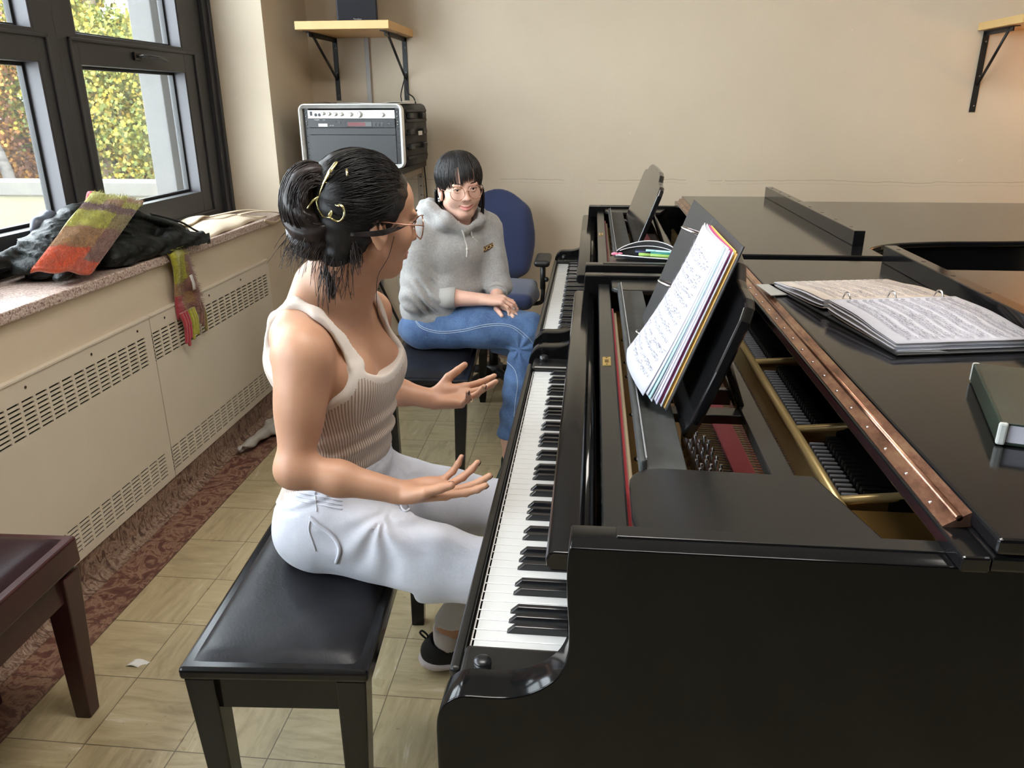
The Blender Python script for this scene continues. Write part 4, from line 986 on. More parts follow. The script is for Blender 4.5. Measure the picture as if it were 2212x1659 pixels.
# --- binder lying open on the folded lid
zt = 1.0235; rz = math.radians(11); C0 = Vector((.635, 1.668, zt)); ux = Vector((math.cos(rz), math.sin(rz), 0)); uy = Vector((-math.sin(rz), math.cos(rz), 0))
def E_(x, y, z): return C0 + ux*x + uy*y + Vector((0,0,z))
b2 = thing('ring_binder', 'open black ring binder of sheet music lying flat on the near piano lid', 'binder', C0, 0)
for nm, y0, y1 in (('front_cover', -.285, -.022), ('spine', -.020, .020), ('back_cover', .022, .285)):
    b = MB(); b.hexa([E_(-.145,y0,.0006), E_(.150,y0,.0006), E_(.150,y1,.0006), E_(-.145,y1,.0006)], [E_(-.145,y0,.004), E_(.150,y0,.004), E_(.150,y1,.004), E_(-.145,y1,.004)], .001); b.build(nm, COVER, b2)
def stack(side, nsh, hgt, w, seed):
    out = None
    for k in range(nsh):
        z = .005 + hgt*(k+1)/nsh
        def S(u, v, off=0.0, k=k, z=z):     # u along the spine (0..1), v from rings outward
            y = side*(.012 + w*v + .004*math.sin(k*1.7)*v); x = -.139+.279*u + .003*math.sin(k*2.3)
            bulge = z*(1-.35*v**2.2) + .006*math.sin(PI*min(1, v*1.4))*(k/nsh)
            return E_(x, y, bulge + off + (.006*(1-v)**6))
        b = MB(); b.grid(lambda u, v: S(u, v), 4, 14, thick=.0015 if k else .0018); pg = b.build('page', PAPER if k % 3 else PAPERW, b2); out = (pg, S)
    return out
for side, n, hg, sd in ((-1, 9, .026, 5), (1, 7, .020, 6)):
    pg, S = stack(side, n, hg, .255 if side < 0 else .245, sd)
    bi = MB(); bs = MB()
    if side < 0: music(bi, bs, lambda u, v, off: S(1-v, u, .0024+off), 7, sd)
    else: music(bi, bs, lambda u, v, off: S(1-v, 1-u, .0024+off), 7, sd)
    bi.build('printed_notes', INK, pg); bs.build('staff_lines', INKL, pg)
for x in (-.095, .005, .110):
    b = MB(); b.tube([E_(x, .020*math.cos(a), .012+.036*math.sin(a)) for a in np.linspace(0, PI, 14)], .0018, 8); b.build('ring', CHROME, b2)
b = MB(); b.hexa([E_(-.185,.17,.002),E_(-.02,.19,.002),E_(-.02,.27,.002),E_(-.175,.285,.002)], [E_(-.185,.17,.004),E_(-.02,.19,.004),E_(-.02,.27,.004),E_(-.175,.285,.004)]); 
b.build('pocket_sheet', mat('clear_pocket', (170,172,170), .4), b2)
b = MB(); b.hexa([E_(-.140,-.275,.0042),E_(-.05,-.282,.0042),E_(-.10,-.20,.0042),E_(-.140,-.20,.0042)], [E_(-.140,-.275,.0052),E_(-.05,-.282,.0052),E_(-.10,-.20,.0052),E_(-.140,-.20,.0052)]); b.build('cover_pocket', mat('grey_pocket', (120,122,124), .35), b2)
# --- green hardback on the lid
gr = math.radians(-17); GC = Vector((.5415, .985, zt)); gx = Vector((math.cos(gr), math.sin(gr), 0)); gy = Vector((-math.sin(gr), math.cos(gr), 0))
gy = Vector((.292, .956, 0)); gx = Vector((.956, -.292, 0))
def G_(x, y, z): return GC + gx*x + gy*y + Vector((0,0,z))
gb = thing('hardback_book', 'worn dark green hardback book on the near piano lid at the right edge', 'book', GC)
def gbox(b, x0,x1,y0,y1,z0,z1,bev=.001): b.hexa([G_(x0,y0,z0),G_(x1,y0,z0),G_(x1,y1,z0),G_(x0,y1,z0)], [G_(x0,y0,z1),G_(x1,y0,z1),G_(x1,y1,z1),G_(x0,y1,z1)], bev)
GRN = bpy.data.materials.new('worn_green_cloth'); GRN.use_nodes = True; N = NT(GRN); vv = N.coord()
c = N.ramp(N.noise(vv, 14, 5, .7), [(.3, srgb(20,30,25)), (.6, srgb(34,48,40)), (.8, srgb(54,64,54))]); c = N.mix(N.math('MULTIPLY', N.math('GREATER_THAN', N.noise(vv, 40, 5, .8, 1.5), .70), .5), c, srgb(130,136,120)); N.col(c); N.b.inputs['Roughness'].default_value = .38
b = MB(); gbox(b, 0, .192, 0, .265, .0006, .0036); gbox(b, 0, .192, 0, .265, .0285, .0315, .0012); gbox(b, -.002, .004, 0, .265, .0006, .0315, .0025); b.build('cover', GRN, gb)
b = MB(); gbox(b, .004, .188, .003, .262, .0037, .0284, .0005); b.build('page_block', mat('grey_page_edges', (196,194,206), .7), gb)
for y in (0, .265): b = MB(); gbox(b, -.0032, .008, y-.004, y+.003, .001, .0322, .003); b.build('worn_corner', mat('worn_grey_board', (186,188,184), .6), gb)
b = MB(); gbox(b, .12, .18, .175, .245, .0315, .0320, .0002); b.build('white_label', mat('paper_white', (228,226,222), .8), gb)
# ================================================================ PENCIL CASE on the far piano
pcx = thing('pencil_case', 'open black pencil case with white piping and coloured pens on the far piano', 'pencil case', (.18, 2.47, .971))
o_ = Vector((.085, 2.53, .972)); e1 = Vector((.955, -.30, 0)).normalized(); e2 = Vector((.30, .955, 0)).normalized()
def Q(x, y, z): return o_ + e1*x + e2*y + Vector((0,0,z))
PCB = mat('black_canvas', (22,22,26), .8, bump=.3, bscale=600)
def lip(side):
    def S(u, v): 
        x = .215*u; op = .050*math.sin(PI*min(1, u*.93+.02))**.8
        return Q(x, side*(op*(.6+.4*v) + .008*(1-v)), .004+(.048 if side > 0 else .012)*v*math.sin(PI*min(1, u*.96+.04))**.5)
    return S
b = MB()
for s_ in (-1, 1): b.grid(lip(s_), 24, 8, thick=.0015)
b.grid(lambda u, v: Q(.215*u, (-.018+.036*v)*math.sin(PI*min(1,u*.93+.03))**.5, .0015+.004*math.sin(PI*v)), 16, 6, thick=.001); b.build('pouch', PCB, pcx)
WP = mat('white_piping', (220,218,222), .6)
for s_ in (-1, 1):
    S = lip(s_); b = MB(); b.tube([S(u, 1) + Vector((0,0,.001)) for u in np.linspace(0, 1, 30)], .0016, 6); b.build('piping', WP, pcx)
    b = MB(); b.tube([S(u, .62)*1.0 + Vector((0,0,.004)) - e2*s_*.006 for u in np.linspace(.04, 1, 30)], .0013, 6); b.build('zip_tape', WP, pcx)
b = MB(); b.ball(Q(-.006,0,.012), .008, 1.4, .8, .7); b.ball(Q(.012,.002,.014), .005, 1.6, .7, .7); b.build('zip_pull', mat('pink_rubber', (236,130,160), .5), pcx)
b = MB(); b.ball(Q(.012,.052,.012), .009, 1, .8, .9); b.box(*[.1,.1001]*3); b.bm.free(); 
tag(MB().ball(Q(.022,.045,.012), .009, 1.1, .8, .95).build('eraser', mat('pink_eraser', (232,92,118), .6)), 'small pink eraser behind the open pencil case', 'eraser')
def pen(lbl, x0, x1, y, z, r, m1, m2, split, tip=.0):
    t = thing('pen', lbl, 'pen', Q((x0+x1)/2, y, z), group='pens in the open pencil case'); xm = x0+(x1-x0)*split
    b = MB(); b.cyl(Q(xm, y, z), Q(x1, y, z), r, n=12, bev=.001); b.build('barrel', m2, t); b = MB(); b.cyl(Q(x0, y, z), Q(xm, y, z), r*1.08, n=12, bev=.001); b.build('cap', m1, t)
NV = mat('navy_pen', (28,36,68), .35); TQ = mat('teal_pen', (72,170,160), .35); GN = mat('green_pen', (140,176,84), .35); SKY = mat('pale_blue_pen', (170,214,226), .35)
pen('navy and teal marker pen, thickest in the pencil case', .062, .20, .006, .022, .0065, NV, TQ, .36)
pen('light green highlighter beneath the teal marker in the pencil case', .078, .20, -.014, .018, .0055, GN, GN, .3)
pen('pale blue pen between the teal marker and the green highlighter', .098, .205, -.004, .031, .0035, SKY, SKY, .3)
# ================================================================ FLOOR BITS
tg = thing('paper_bag', 'crumpled white and grey paper bag on the floor against the wall base', 'paper bag', (-1.46, 3.1, 0))
f = Field(); f.cone((-1.485, 2.93, .032), (-1.44, 3.34, .034), .024, .034, .02, flat=((0,0,1), .8)); f.ell((-1.45,3.2,.03),(.05,.1,.028),.02); f.ell((-1.485,2.93,.03),(.012,.03,.014),.01,'s')
f.add(lambda P: .006*np.sin(P[...,0]*90+P[...,1]*22)*np.sin(P[...,1]*36+P[...,2]*100), (-1.6,2.8,0), (-1.3,3.5,.1), .001, 'd')
v, q = f.mesh((-1.56,2.86,.001),(-1.33,3.42,.09), .006); fast_obj('bag', v, q, mat('crumpled_paper', (176,172,166), .7, var=.08, vscale=18, bump=.5, bscale=25, bdist=.006), tg)
b = MB(); b.grid(lambda u, v: Vector((-1.235+.05*u+.01*v, 1.60+.028*v, .002+.006*math.sin(u*5)*math.sin(v*3+1)**2)), 8, 6, thick=.0008); tag(b.build('paper_scrap', mat('paper_white', (228,226,222), .8)), 'small torn scrap of white paper on the tiles beside the maroon bench', 'paper scrap')
# ================================================================ COAT, SCARF, TOTE BAG on the sill
COAT = mat('dark_green_shell', (25,28,27), .48, var=.12, vscale=7, bump=.5, bscale=38, bdist=.010, sheen=.0, spec=.2)
LIN = mat('quilted_lining', (70,74,84), .35, bump=.3, bscale=40, bdist=.006)
ct = thing('winter_coat', 'dark grey green padded coat heaped on the window sill under the scarf', 'coat', (-1.7, 2.5, .932))
f = Field()
f.ell((-1.72,2.27,.985),(.105,.12,.055),.04); f.ell((-1.72,2.42,1.02),(.115,.20,.085),.05); f.ell((-1.70,2.62,1.02),(.12,.18,.085),.04); f.ell((-1.73,2.52,1.08),(.07,.14,.06),.03)
f.ell((-1.66,2.80,.985),(.105,.14,.055),.03); f.ell((-1.70,2.93,.955),(.10,.12,.03),.02); f.cone((-1.60,2.42,.975),(-1.565,2.78,.958),.055,.046,.012); f.cone((-1.565,2.78,.958),(-1.545,2.90,.935),.046,.050,.012)
f.ell((-1.545,2.93,.925),(.012,.035,.035),.008,'s')
f.cone((-1.80,2.15,1.0),(-1.66,2.36,1.06),.03,.035,.008); f.cone((-1.60,2.16,.97),(-1.62,2.40,1.04),.028,.03,.008); f.cone((-1.62,2.62,1.08),(-1.58,2.86,1.0),.024,.02,.008)
f.add(lambda P: .010*np.sin(P[...,1]*40+P[...,0]*36+5*np.sin(P[...,2]*30))*np.sin(P[...,2]*52+P[...,1]*14) + .005*np.abs(np.sin(P[...,1]*60+P[...,2]*80+3*np.sin(P[...,0]*50))), (-1.95,1.9,.9), (-1.45,3.1,1.25), .001, 'd')
v, q = f.mesh((-1.845,2.02,.935),(-1.45,3.08,1.2), .0075); v = smooth_verts(v, q, 1)
v[:,0] = np.maximum(v[:,0], -1.842); v[:,2] = np.where(v[:,0] < -1.546, np.maximum(v[:,2], .9335), v[:,2]); fast_obj('shell', v, q, COAT, ct)
f = Field(); f.ell((-1.79,2.41,1.075),(.035,.09,.045),.02); f.add(lambda P: .005*np.sin(P[...,1]*80)*np.sin(P[...,2]*80), (-1.9,2.2,1), (-1.6,2.6,1.2), .001, 'd'); v, q = f.mesh((-1.845,2.27,1.0),(-1.70,2.54,1.19), .006); v[:,0] = np.maximum(v[:,0], -1.842); fast_obj('lining', v, q, LIN, ct)
b = MB(); b.tube(bez([(-1.60,2.09,.99),(-1.585,2.2,1.03),(-1.59,2.3,1.07),(-1.64,2.42,1.12)]), .007, 8); b.build('piping', mat('navy_trim', (40,46,62), .4), ct)
b = MB(); b.tube(bez([(-1.60,2.70,1.075),(-1.56,2.82,1.03),(-1.545,2.90,.985),(-1.548,2.99,.952)]), .004, 6); b.build('zip', PLAS, ct)
b = MB(); b.box(-1.553,-1.547,2.985,3.015,.915,.958,.002); b.build('zip_pull', PLAS, ct)
# scarf: bands of plaid
SC_ = {'y': mat('scarf_lime', (168,166,40), .95, var=.25, vscale=60, bump=.8, bscale=260, bdist=.004, sheen=.6), 'p': mat('scarf_plum', (100,60,60), .95, var=.25, vscale=60, bump=.8, bscale=260, bdist=.004, sheen=.6),
       't': mat('scarf_tan', (158,118,72), .95, var=.25, vscale=60, bump=.8, bscale=260, bdist=.004, sheen=.6), 'o': mat('scarf_orange', (212,84,40), .95, var=.2, vscale=60, bump=.8, bscale=260, bdist=.004, sheen=.6),
       'r': mat('scarf_crimson', (176,50,62), .95, var=.2, vscale=60, bump=.8, bscale=260, bdist=.004, sheen=.6), 'v': mat('scarf_olive', (132,116,56), .95, var=.25, vscale=60, bump=.8, bscale=260, bdist=.004, sheen=.6), 'm': mat('scarf_mauve', (132,88,76), .95, var=.25, vscale=60, bump=.8, bscale=260, bdist=.004, sheen=.6)}
keys = list(SC_); mats_ = [SC_[k] for k in keys]
def plaid(name, S, nu, nv, pat, parent, th=.012):
    b = MB(); t = bmesh.new(); R = [[t.verts.new(S(i/(nu-1), j/(nv-1))) for j in range(nv)] for i in range(nu)]
    for i in range(nu-1):
        for j in range(nv-1):
            f_ = t.faces.new((R[i][j], R[i+1][j], R[i+1][j+1], R[i][j+1])); f_.smooth = True
            row = pat[min(len(pat)-1, int(len(pat)*(j+.5)/(nv-1)))]; f_.material_index = keys.index(row[min(len(row)-1, int(len(row)*(i+.5)/(nu-1)))])
    bmesh.ops.recalc_face_normals(t, faces=t.faces); bmesh.ops.solidify(t, geom=t.faces[:], thickness=th)
    for f_ in t.faces: f_.smooth = True
    vs = [b.bm.verts.new(v.co) for v in t.verts]
    for i, v in enumerate(t.verts): v.index = i
    for f_ in t.faces:
        nf = b.bm.faces.new([vs[v.index] for v in f_.verts]); nf.smooth = True; nf.material_index = f_.material_index
    t.free(); return b.build(name, mats_, parent)
sc = thing('wool_scarf', 'fluffy plaid wool scarf in lime, plum and orange draped over the coat', 'scarf', (-1.6, 2.5, .932))
TL, TR, BL, BR = Vector((-1.70,2.53,1.168)), Vector((-1.64,2.73,1.115)), Vector((-1.575,2.005,1.010)), Vector((-1.545,2.225,.955))
def S1(u, v):
    a = TL.lerp(TR, u); c = BL.lerp(BR, u); p = a.lerp(c, v)
    n = Vector((.75,-.3,.6)).normalized(); return p + n*(.040*math.sin(PI*min(1, v*1.05))**.8 + .010*math.sin(PI*u) + .004*math.sin(u*13+v*7)) + Vector((.0,0,.0))
plaid('draped_end', S1, 26, 46, ['yyt','yty','ppp','yyv','yyv','ttm','ttm','oom','ooo'], sc)
PAT1 = ['yyt','yty','ppp','yyv','yyv','ttm','ttm','oom','ooo']
def fuzz(S, pat, n, seed, nrm):
    r = random.Random(seed); b = MB()
    for _ in range(n):
        u, v = r.random(), r.random(); row = pat[min(len(pat)-1, int(len(pat)*v))]; m_ = keys.index(row[min(len(row)-1, int(len(row)*u))]); p = S(u, v); q = nrm*.009
        d = Vector((r.uniform(-1,1), r.uniform(-1,1), r.uniform(-1,1)))*.007; b.tube([p+q*.2, p+q+d*.4, p+q*1.3+d], [.0007,.0005,.0001], 3, False, mi=m_)
    f_ = b.build('fuzz', mats_, sc); f_['kind'] = 'stuff'
fuzz(S1, PAT1, 2600, 5, Vector((.75,-.3,.6)).normalized())
def S0(u, v):    # fold over the top going back down behind
    a = TL.lerp(TR, u); return a + Vector((-.05*v, .02*v, .012*math.sin(PI*v)-.06*v*v)) + Vector((0,0,.003*math.sin(u*13)))
plaid('folded_top', S0, 20, 10, ['rpt','ryp'], sc)
# hanging end with fringe
def S2(u, v):
    y = 2.665+.150*u + .012*v; z = .955-.275*v
    x = -1.535 + .008*math.sin(u*9) if v > .12 else -1.535-.10*(1-v/.12)**1.5
    if v <= .12: z = .948+.012*(1-v/.12)
    return Vector((x+.010*math.sin(v*5+u*4), y, z))
plaid('hanging_end', S2, 16, 34, ['yyyv','yyym','ytym','ttmm','rttm','rtmm'], sc, .010)
for k, (y, c, ln) in enumerate(((2.672,'r',.10),(2.690,'r',.115),(2.708,'r',.09),(2.730,'y',.10),(2.748,'y',.085),(2.762,'y',.09),(2.80,'m',.085),(2.815,'m',.10),(2.83,'v',.095))):
    z0 = .69 if c != 'm' else .72
    b = MB(); b.tube(bez([(-1.528, y, z0+.02), (-1.520, y+.004, z0-.03), (-1.524, y+.002*(k%3), z0-ln)]), [.0075]*13+[.0065]*11+[.003], 8); b.build('fringe', SC_[c], sc)
b = MB(); b.grid(lambda u, v: Vector((-1.512+.004*math.sin(v*3), 2.742+.022*u+.010*v, .84-.060*v)), 3, 6, thick=.0008); b.build('care_label', mat('white_satin_label', (216,214,212), .5), sc)
fuzz(S2, ['yyyv','yyym','ytym','ttmm','rttm','rtmm'], 1100, 6, Vector((1,0,0)))
# tote bag
tb = thing('tote_bag', 'folded cream canvas tote bag on the granite sill by the window corner', 'bag', (-1.7, 3.4, .932))
CANV = mat('cream_canvas', (206,190,166), .85, var=.05, vscale=10, bump=.35, bscale=700, bdist=.001)
def T1(u, v):
    y = 3.02+.62*u+.03*v; x = -1.80+.24*v-.02*u
    z = .936+.034*math.sin(PI*min(1, v*.95+.05))**.6*math.sin(PI*min(1, u*.9+.08))**.4*(1-.3*u)+.004*math.sin(u*14+v*5)
    return Vector((x, y, z))
b = MB(); b.grid(T1, 40, 18, thick=.006); b.build('bag_body', CANV, tb)
b = MB(); b.grid(lambda u, v: T1(u*.55, v*.45) + Vector((-.005,-.02,.012+.006*math.sin(u*9))), 20, 10, thick=.005); b.build('folded_flap', CANV, tb)
b = MB(); b.tube(bez([(-1.64,3.50,.965),(-1.60,3.60,.967),(-1.548,3.68,.955),(-1.525,3.74,.93),(-1.535,3.66,.905),(-1.55,3.56,.925)]), .012, 8, flat=.25); b.build('handle', CANV, tb)
b = MB(); b.tube(bez([(-1.78,3.18,.965),(-1.70,3.40,.975),(-1.66,3.60,.972),(-1.60,3.70,.955)]), .012, 8, flat=.25); b.build('handle', CANV, tb)
# ================================================================ PEOPLE
def skin_mat(name, base, red):
    m = bpy.data.materials.new(name); m.use_nodes = True; N = NT(m); v = N.coord()
    N.col(N.ramp(N.noise(v, 16, 5, .6), [(.3, base), (.75, red)])); b = N.b; b.inputs['Roughness'].default_value = .48
    b.inputs['Subsurface Weight'].default_value = .12; b.inputs['Subsurface Radius'].default_value = (.010, .004, .002); b.inputs['Subsurface Scale'].default_value = .6
    N.bump(N.noise(v, 420, 3, .6), .06, .0008); return m
SKIN1 = skin_mat('warm_skin', srgb(190,146,118), srgb(182,134,108)); SKIN2 = skin_mat('fair_skin', srgb(224,184,164), srgb(214,166,148))
LIP = mat('lips', (204,132,124), .42); TOOTH = mat('teeth', (232,226,216), .3); EYEW = mat('eye_white', (222,218,212), .15); IRIS = mat('dark_iris', (34,24,20), .08)
NAILD = mat('dark_nail_polish', (52,28,38), .15, coat=.6); NAILP = mat('pale_nail', (226,176,164), .3)
def hair_mat(name, c, hi):
    m = bpy.data.materials.new(name); m.use_nodes = True; N = NT(m); v = N.coord((1,1,.35))
    N.col(N.ramp(N.noise(v, 60, 4, .6, .4), [(.35, c), (.75, hi)])); N.b.inputs['Roughness'].default_value = .38; N.b.inputs['Specular IOR Level'].default_value = .28
    N.bump(N.noise(v, 190, 3, .6, .3), .35, .0012); return m
HAIR = hair_mat('black_hair', (.008,.0075,.008,1), (.022,.019,.019,1)); HAIRB = hair_mat('brown_black_hair', (.012,.009,.009,1), (.045,.032,.030,1))
GOLDM = mat('pale_gold_metal', (222,212,156), .22, .9, var=.04); ROSE = mat('rose_gold_metal', (196,150,130), .2, .95); SILV = mat('silver_metal', (214,214,216), .18, 1.0)
LENS = bpy.data.materials.new('clear_lens'); LENS.use_nodes = True; N = NT(LENS)
for l in list(LENS.node_tree.links): LENS.node_tree.links.remove(l)
tr = N.n('ShaderNodeBsdfTransparent'); tr.inputs[0].default_value = (.97,.97,.97,1); gs = N.n('ShaderNodeBsdfGlossy'); gs.inputs['Roughness'].default_value = .03
mx = N.n('ShaderNodeMixShader'); lw = N.n('ShaderNodeLayerWeight'); lw.inputs[0].default_value = .5
N.l(N.math('MULTIPLY_ADD', N.math('POWER', lw.outputs['Facing'], 3.0), .4, .05), mx.inputs[0]); N.l(tr.outputs[0], mx.inputs[1]); N.l(gs.outputs[0], mx.inputs[2]); N.l(mx.outputs[0], LENS.node_tree.nodes['Material Output'].inputs[0])
def cloth_mat(name, c1, c2, fine=700, sheen=.3, bump=.35, rough=.85, crease=6.0):
    m = bpy.data.materials.new(name); m.use_nodes = True; N = NT(m); v = N.coord()
    f = N.math('MULTIPLY_ADD', N.noise(v, fine*.35, 3, .7), .5, N.math('MULTIPLY', N.noise(v, 14, 4, .6), .5))
    N.col(N.ramp(f, [(.3, c1), (.7, c2)])); N.b.inputs['Roughness'].default_value = rough; N.b.inputs['Sheen Weight'].default_value = sheen
    N.bump(N.math('ADD', N.math('MULTIPLY', N.noise(v, fine, 3, .6), 1.0), N.math('MULTIPLY', N.noise(v, 11, 3, .5, 1.2), crease)), bump, .0012); return m
FLEECE = cloth_mat('white_fleece', srgb(192,194,206), srgb(208,210,220)); HOOD = cloth_mat('heather_grey_fleece', srgb(136,135,134), srgb(180,179,178), 420)
DENIM = cloth_mat('blue_denim', srgb(44,68,108), srgb(96,128,172), 700, .1, .5); STITCH = mat('pale_stitching', (176,190,208), .8)
RIBW = mat('ribbed_white_knit', (206,208,220), .85, bump=.3, bscale=400, sheen=.3)

class Frm:       # local frame -> world
    def __init__(s, o, f, u): s.o = np.array(o, float); s.f = np.array(f, float)/np.linalg.norm(f); u = np.array(u, float); s.s = np.cross(u, s.f); s.s /= np.linalg.norm(s.s); s.u = np.cross(s.f, s.s); s.R = np.stack([s.f, s.s, s.u], 1)
    def __call__(s, x, y, z): return s.o + s.R@np.array([x, y, z], float)
    def loc(s, P): return (np.asarray(P)-s.o)@s.R
def head_field(F, H, smile=0.0, wide=1.0):
    E = lambda c, r, k=.012, mode='u', R=None: F.ell(H(*c), r, k, mode, H.R if R is None else H.R@R)
    C = lambda a, b, r0, r1, k=.01, mode='u': F.cone(H(*a), H(*b), r0, r1, k, mode)
    E((-.012,0,.036), (.094,.075,.084)); E((.028,0,-.022), (.064,.060*wide,.082), .02); E((.052,0,-.090), (.028,.026,.020), .02)
    for s in (-1, 1): C((.005,s*.050*wide,-.058), (.050,s*.016,-.094), .018, .016, .018); E((.050,s*.037*wide,-.028), (.030,.026,.030), .018)
    E((.044,0,.042), (.046,.057,.046), .02)
    C((.084,0,.012), (.099,0,-.026), .0062, .0080, .012); E((.1010,0,-.031), (.0095,.0105,.0085), .006)
    for s in (-1, 1): E((.092,s*.0115,-.034), (.0085,.0058,.0058), .005)
    for s in (-1, 1): E((.0975,s*.0058,-.0395), (.0035,.0024,.0022), .0015, 's')
    for s in (-1, 1): E((.099,s*.031,.004), (.014,.0175,.011), .010, 's')
    for s in (-1, 1):      # lids
        F.chain([H(.076,s*.016,.001), H(.0865,s*.024,.0082), H(.0875,s*.033,.0088), H(.078,s*.044,.003)], [.0030,.0036,.0036,.0030], .003)
        F.chain([H(.077,s*.016,.000), H(.0855,s*.025,-.0045), H(.086,s*.033,-.0045), H(.077,s*.044,.001)], [.0026,.0030,.0030,.0026], .003)
        C((.087,s*.014,.020), (.083,s*.044,.020), .006, .005, .012)
    mw, cz = .0225+.0055*smile, .0035+.0060*smile; ys = np.linspace(-1, 1, 9); q = 1-ys**2
    mx_ = lambda y, d=0: .0885+d-26*(y*mw)**2
    lz = lambda y: -.0665+cz*y*y
    F.chain([H(mx_(y,-.0010), y*mw, lz(y)+.0040*(1-.7*y*y)) for y in ys], [.0016+.0026*a**.5 for a in q], .005)
    F.chain([H(mx_(y,-.0024), y*mw*.96, lz(y)-.0052*(1-.8*y*y)) for y in ys], [.0016+.0028*a**.5 for a in q], .005)
    F.chain([H(mx_(y,.0045), y*mw, lz(y)-.0004) for y in ys], [.0010+(.0012+.0028*max(0, smile-.5))*a for a in q], .0012, mode='s')
    for s in (-1, 1):
        R = rotm(0, -14, 0); E((-.004,s*.0765,-.012), (.018,.0085,.032), .006, R=R); E((.001,s*.081,-.006), (.011,.006,.018), .004, 's', R); E((.001,s*.0765,-.038), (.009,.0055,.010), .004)
        E((-.002,s*.0800,-.005), (.004,.003,.012), .003, R=R)
    return F
def lip_faces(H, c, smile):
    lc = H.loc(c); mw, cz = .0225+.0055*smile, .0035+.0060*smile; y = lc[:,1]/mw; g = np.clip(1-y*y, 0, 1); zr = lc[:,2]-(-.0665+cz*y*y)
    return ((lc[:,0] > .066) & (np.abs(y) < 1) & (zr < .0075*g**.6) & (zr > -.0086*g**.6)).astype(int)
def face_parts(P, H, teeth=True, brows=True):
    for s in (-1, 1):
        b = MB(); b.ball(Vector(H(.0745,s*.031,.0015)), .0118); ey = b.build('eye', EYEW, P)
        b = MB(); M = Matrix([list(r) for r in H.R]).to_4x4(); b.ball(Vector(H(.0800,s*.031,.0012)), .0068, 1, 1, 1, M=M); b.build('iris', IRIS, ey)
        if brows:
            b = MB(); b.tube(bez([H(.0915,s*.012,.0215), H(.0935,s*.024,.0255), H(.0890,s*.036,.0262), H(.080,s*.047,.0215)], 4), [.0012]*4+[.0022]*4+[.0018]*4+[.0006], 6, flat=.8); b.build('eyebrow', HAIR, P)
            b = MB(); b.tube(bez([H(.080,s*.016,.0030), H(.0895,s*.024,.0075), H(.0900,s*.034,.0080), H(.080,s*.046,.0035)], 4), .0010, 6); b.build('eyelashes', HAIR, P)
    if teeth:
        b = MB(); b.grid(lambda u, v: Vector(H(.0862-24*(.021*(u*2-1))**2, .021*(u*2-1), -.0645-.0055*v+.0075*(u*2-1)**2)), 14, 4, thick=.0012); b.build('teeth', TOOTH, P)
def hand_field(F, W, f, n, t, curls, spread=(.13,.04,-.05,-.14), thumb=((.55,.75,.15),(.85,.35,.2)), sc=1.0, tr=.0098):
    """W wrist, f finger direction, n palm normal, t thumb side; returns finger tips"""
    W = np.array(W, float); f = np.array(f, float); f /= np.linalg.norm(f); n = np.array(n, float); n -= f*(n@f); n /= np.linalg.norm(n); t0 = np.array(t, float); t = t0 - f*(t0@f) - n*(t0@n); t /= np.linalg.norm(t)
    P = lambda a, b, c: W + (f*a + t*b + n*c)*sc
    kn = [P(.084,.0275,.000), P(.088,.0095,-.003), P(.084,-.0085,-.002), P(.077,-.0245,.002)]
    F.cone(P(-.012,0,0), P(.012,0,.0), .0225*sc, .023*sc, .01, flat=(n, .74))
    for i, q in enumerate(kn): F.cone(P(.008,.014-.0095*i,.0), q, .0150*sc, .0108*sc, .009)
    F.ell(P(.040,.018,.006), (np.array((.026,.014,.013))*sc), .01, R=np.stack([f, t, n], 1)); F.ell(P(.045,-.018,.005), (np.array((.030,.012,.012))*sc), .01, R=np.stack([f, t, n], 1))
    Ls = [(.040,.024,.019), (.044,.027,.020), (.040,.025,.019), (.031,.019,.017)]; Rs = [.0085,.0088,.0083,.0074]; tips = []
    for i in range(4):
        d = f*math.cos(spread[i]) + t*math.sin(spread[i]); p = kn[i]; a = 0; r = Rs[i]
        for j in range(3):
            a += curls[i][j]; v = d*math.cos(a) + n*math.sin(a); q = p + v*Ls[i][j]*sc; r2 = r*.93 if j < 2 else r*.84
            F.cone(p, q, r*sc, r2*sc, .0025 if j else .004); 
            if j < 2: F.ell(q, np.array([r2*1.05]*3)*sc, .003)
            last = (p, q, v, a, d); p = q; r = r2
        up = d*(-math.sin(a)) + n*math.cos(a); tips.append((q, v, -up, r))
    p = P(.018,.020,.004); d1 = np.array(thumb[0]); d2 = np.array(thumb[1]); v1 = f*d1[0]+t*d1[1]+n*d1[2]; v1 /= np.linalg.norm(v1); v2 = f*d2[0]+t*d2[1]+n*d2[2]; v2 /= np.linalg.norm(v2)
    m = p + v1*.040*sc; F.cone(p, m, .0145*sc, .0115*sc, .010); m2 = m + v2*.030*sc; F.cone(m, m2, .0112*sc, .0098*sc, .004); v3 = v2*.96 + v1*.1; v3 /= np.linalg.norm(v3); e = m2+v3*.022*sc; F.cone(m2, e, .0098*sc, .0080*sc, .003)
    nb = np.cross(v3, f); nb /= np.linalg.norm(nb)
    return tips, (e, v3, nb, .0082*sc)
def nails(tips, m, P, sc=1.0):
    for q, v, up, r in tips:
        q = Vector(q); v = Vector(v); up = Vector(up); s = v.cross(up).normalized(); M = Matrix((v, s, up)).transposed().to_4x4()
        b = MB(); b.ball(q - v*.0015 + up*(r*.62), .0062*sc, 1.15, .85, .42, 12, 8, M=M); b.build('fingernail', m, P)
def drop_inside(v, f, boxes, sh):
    c = v[f].mean(1); keep = np.ones(len(f), bool)
    for lo, hi in boxes: keep &= ~((c > np.array(lo)+sh).all(1) & (c < np.array(hi)-sh).all(1))
    return v, f[keep]
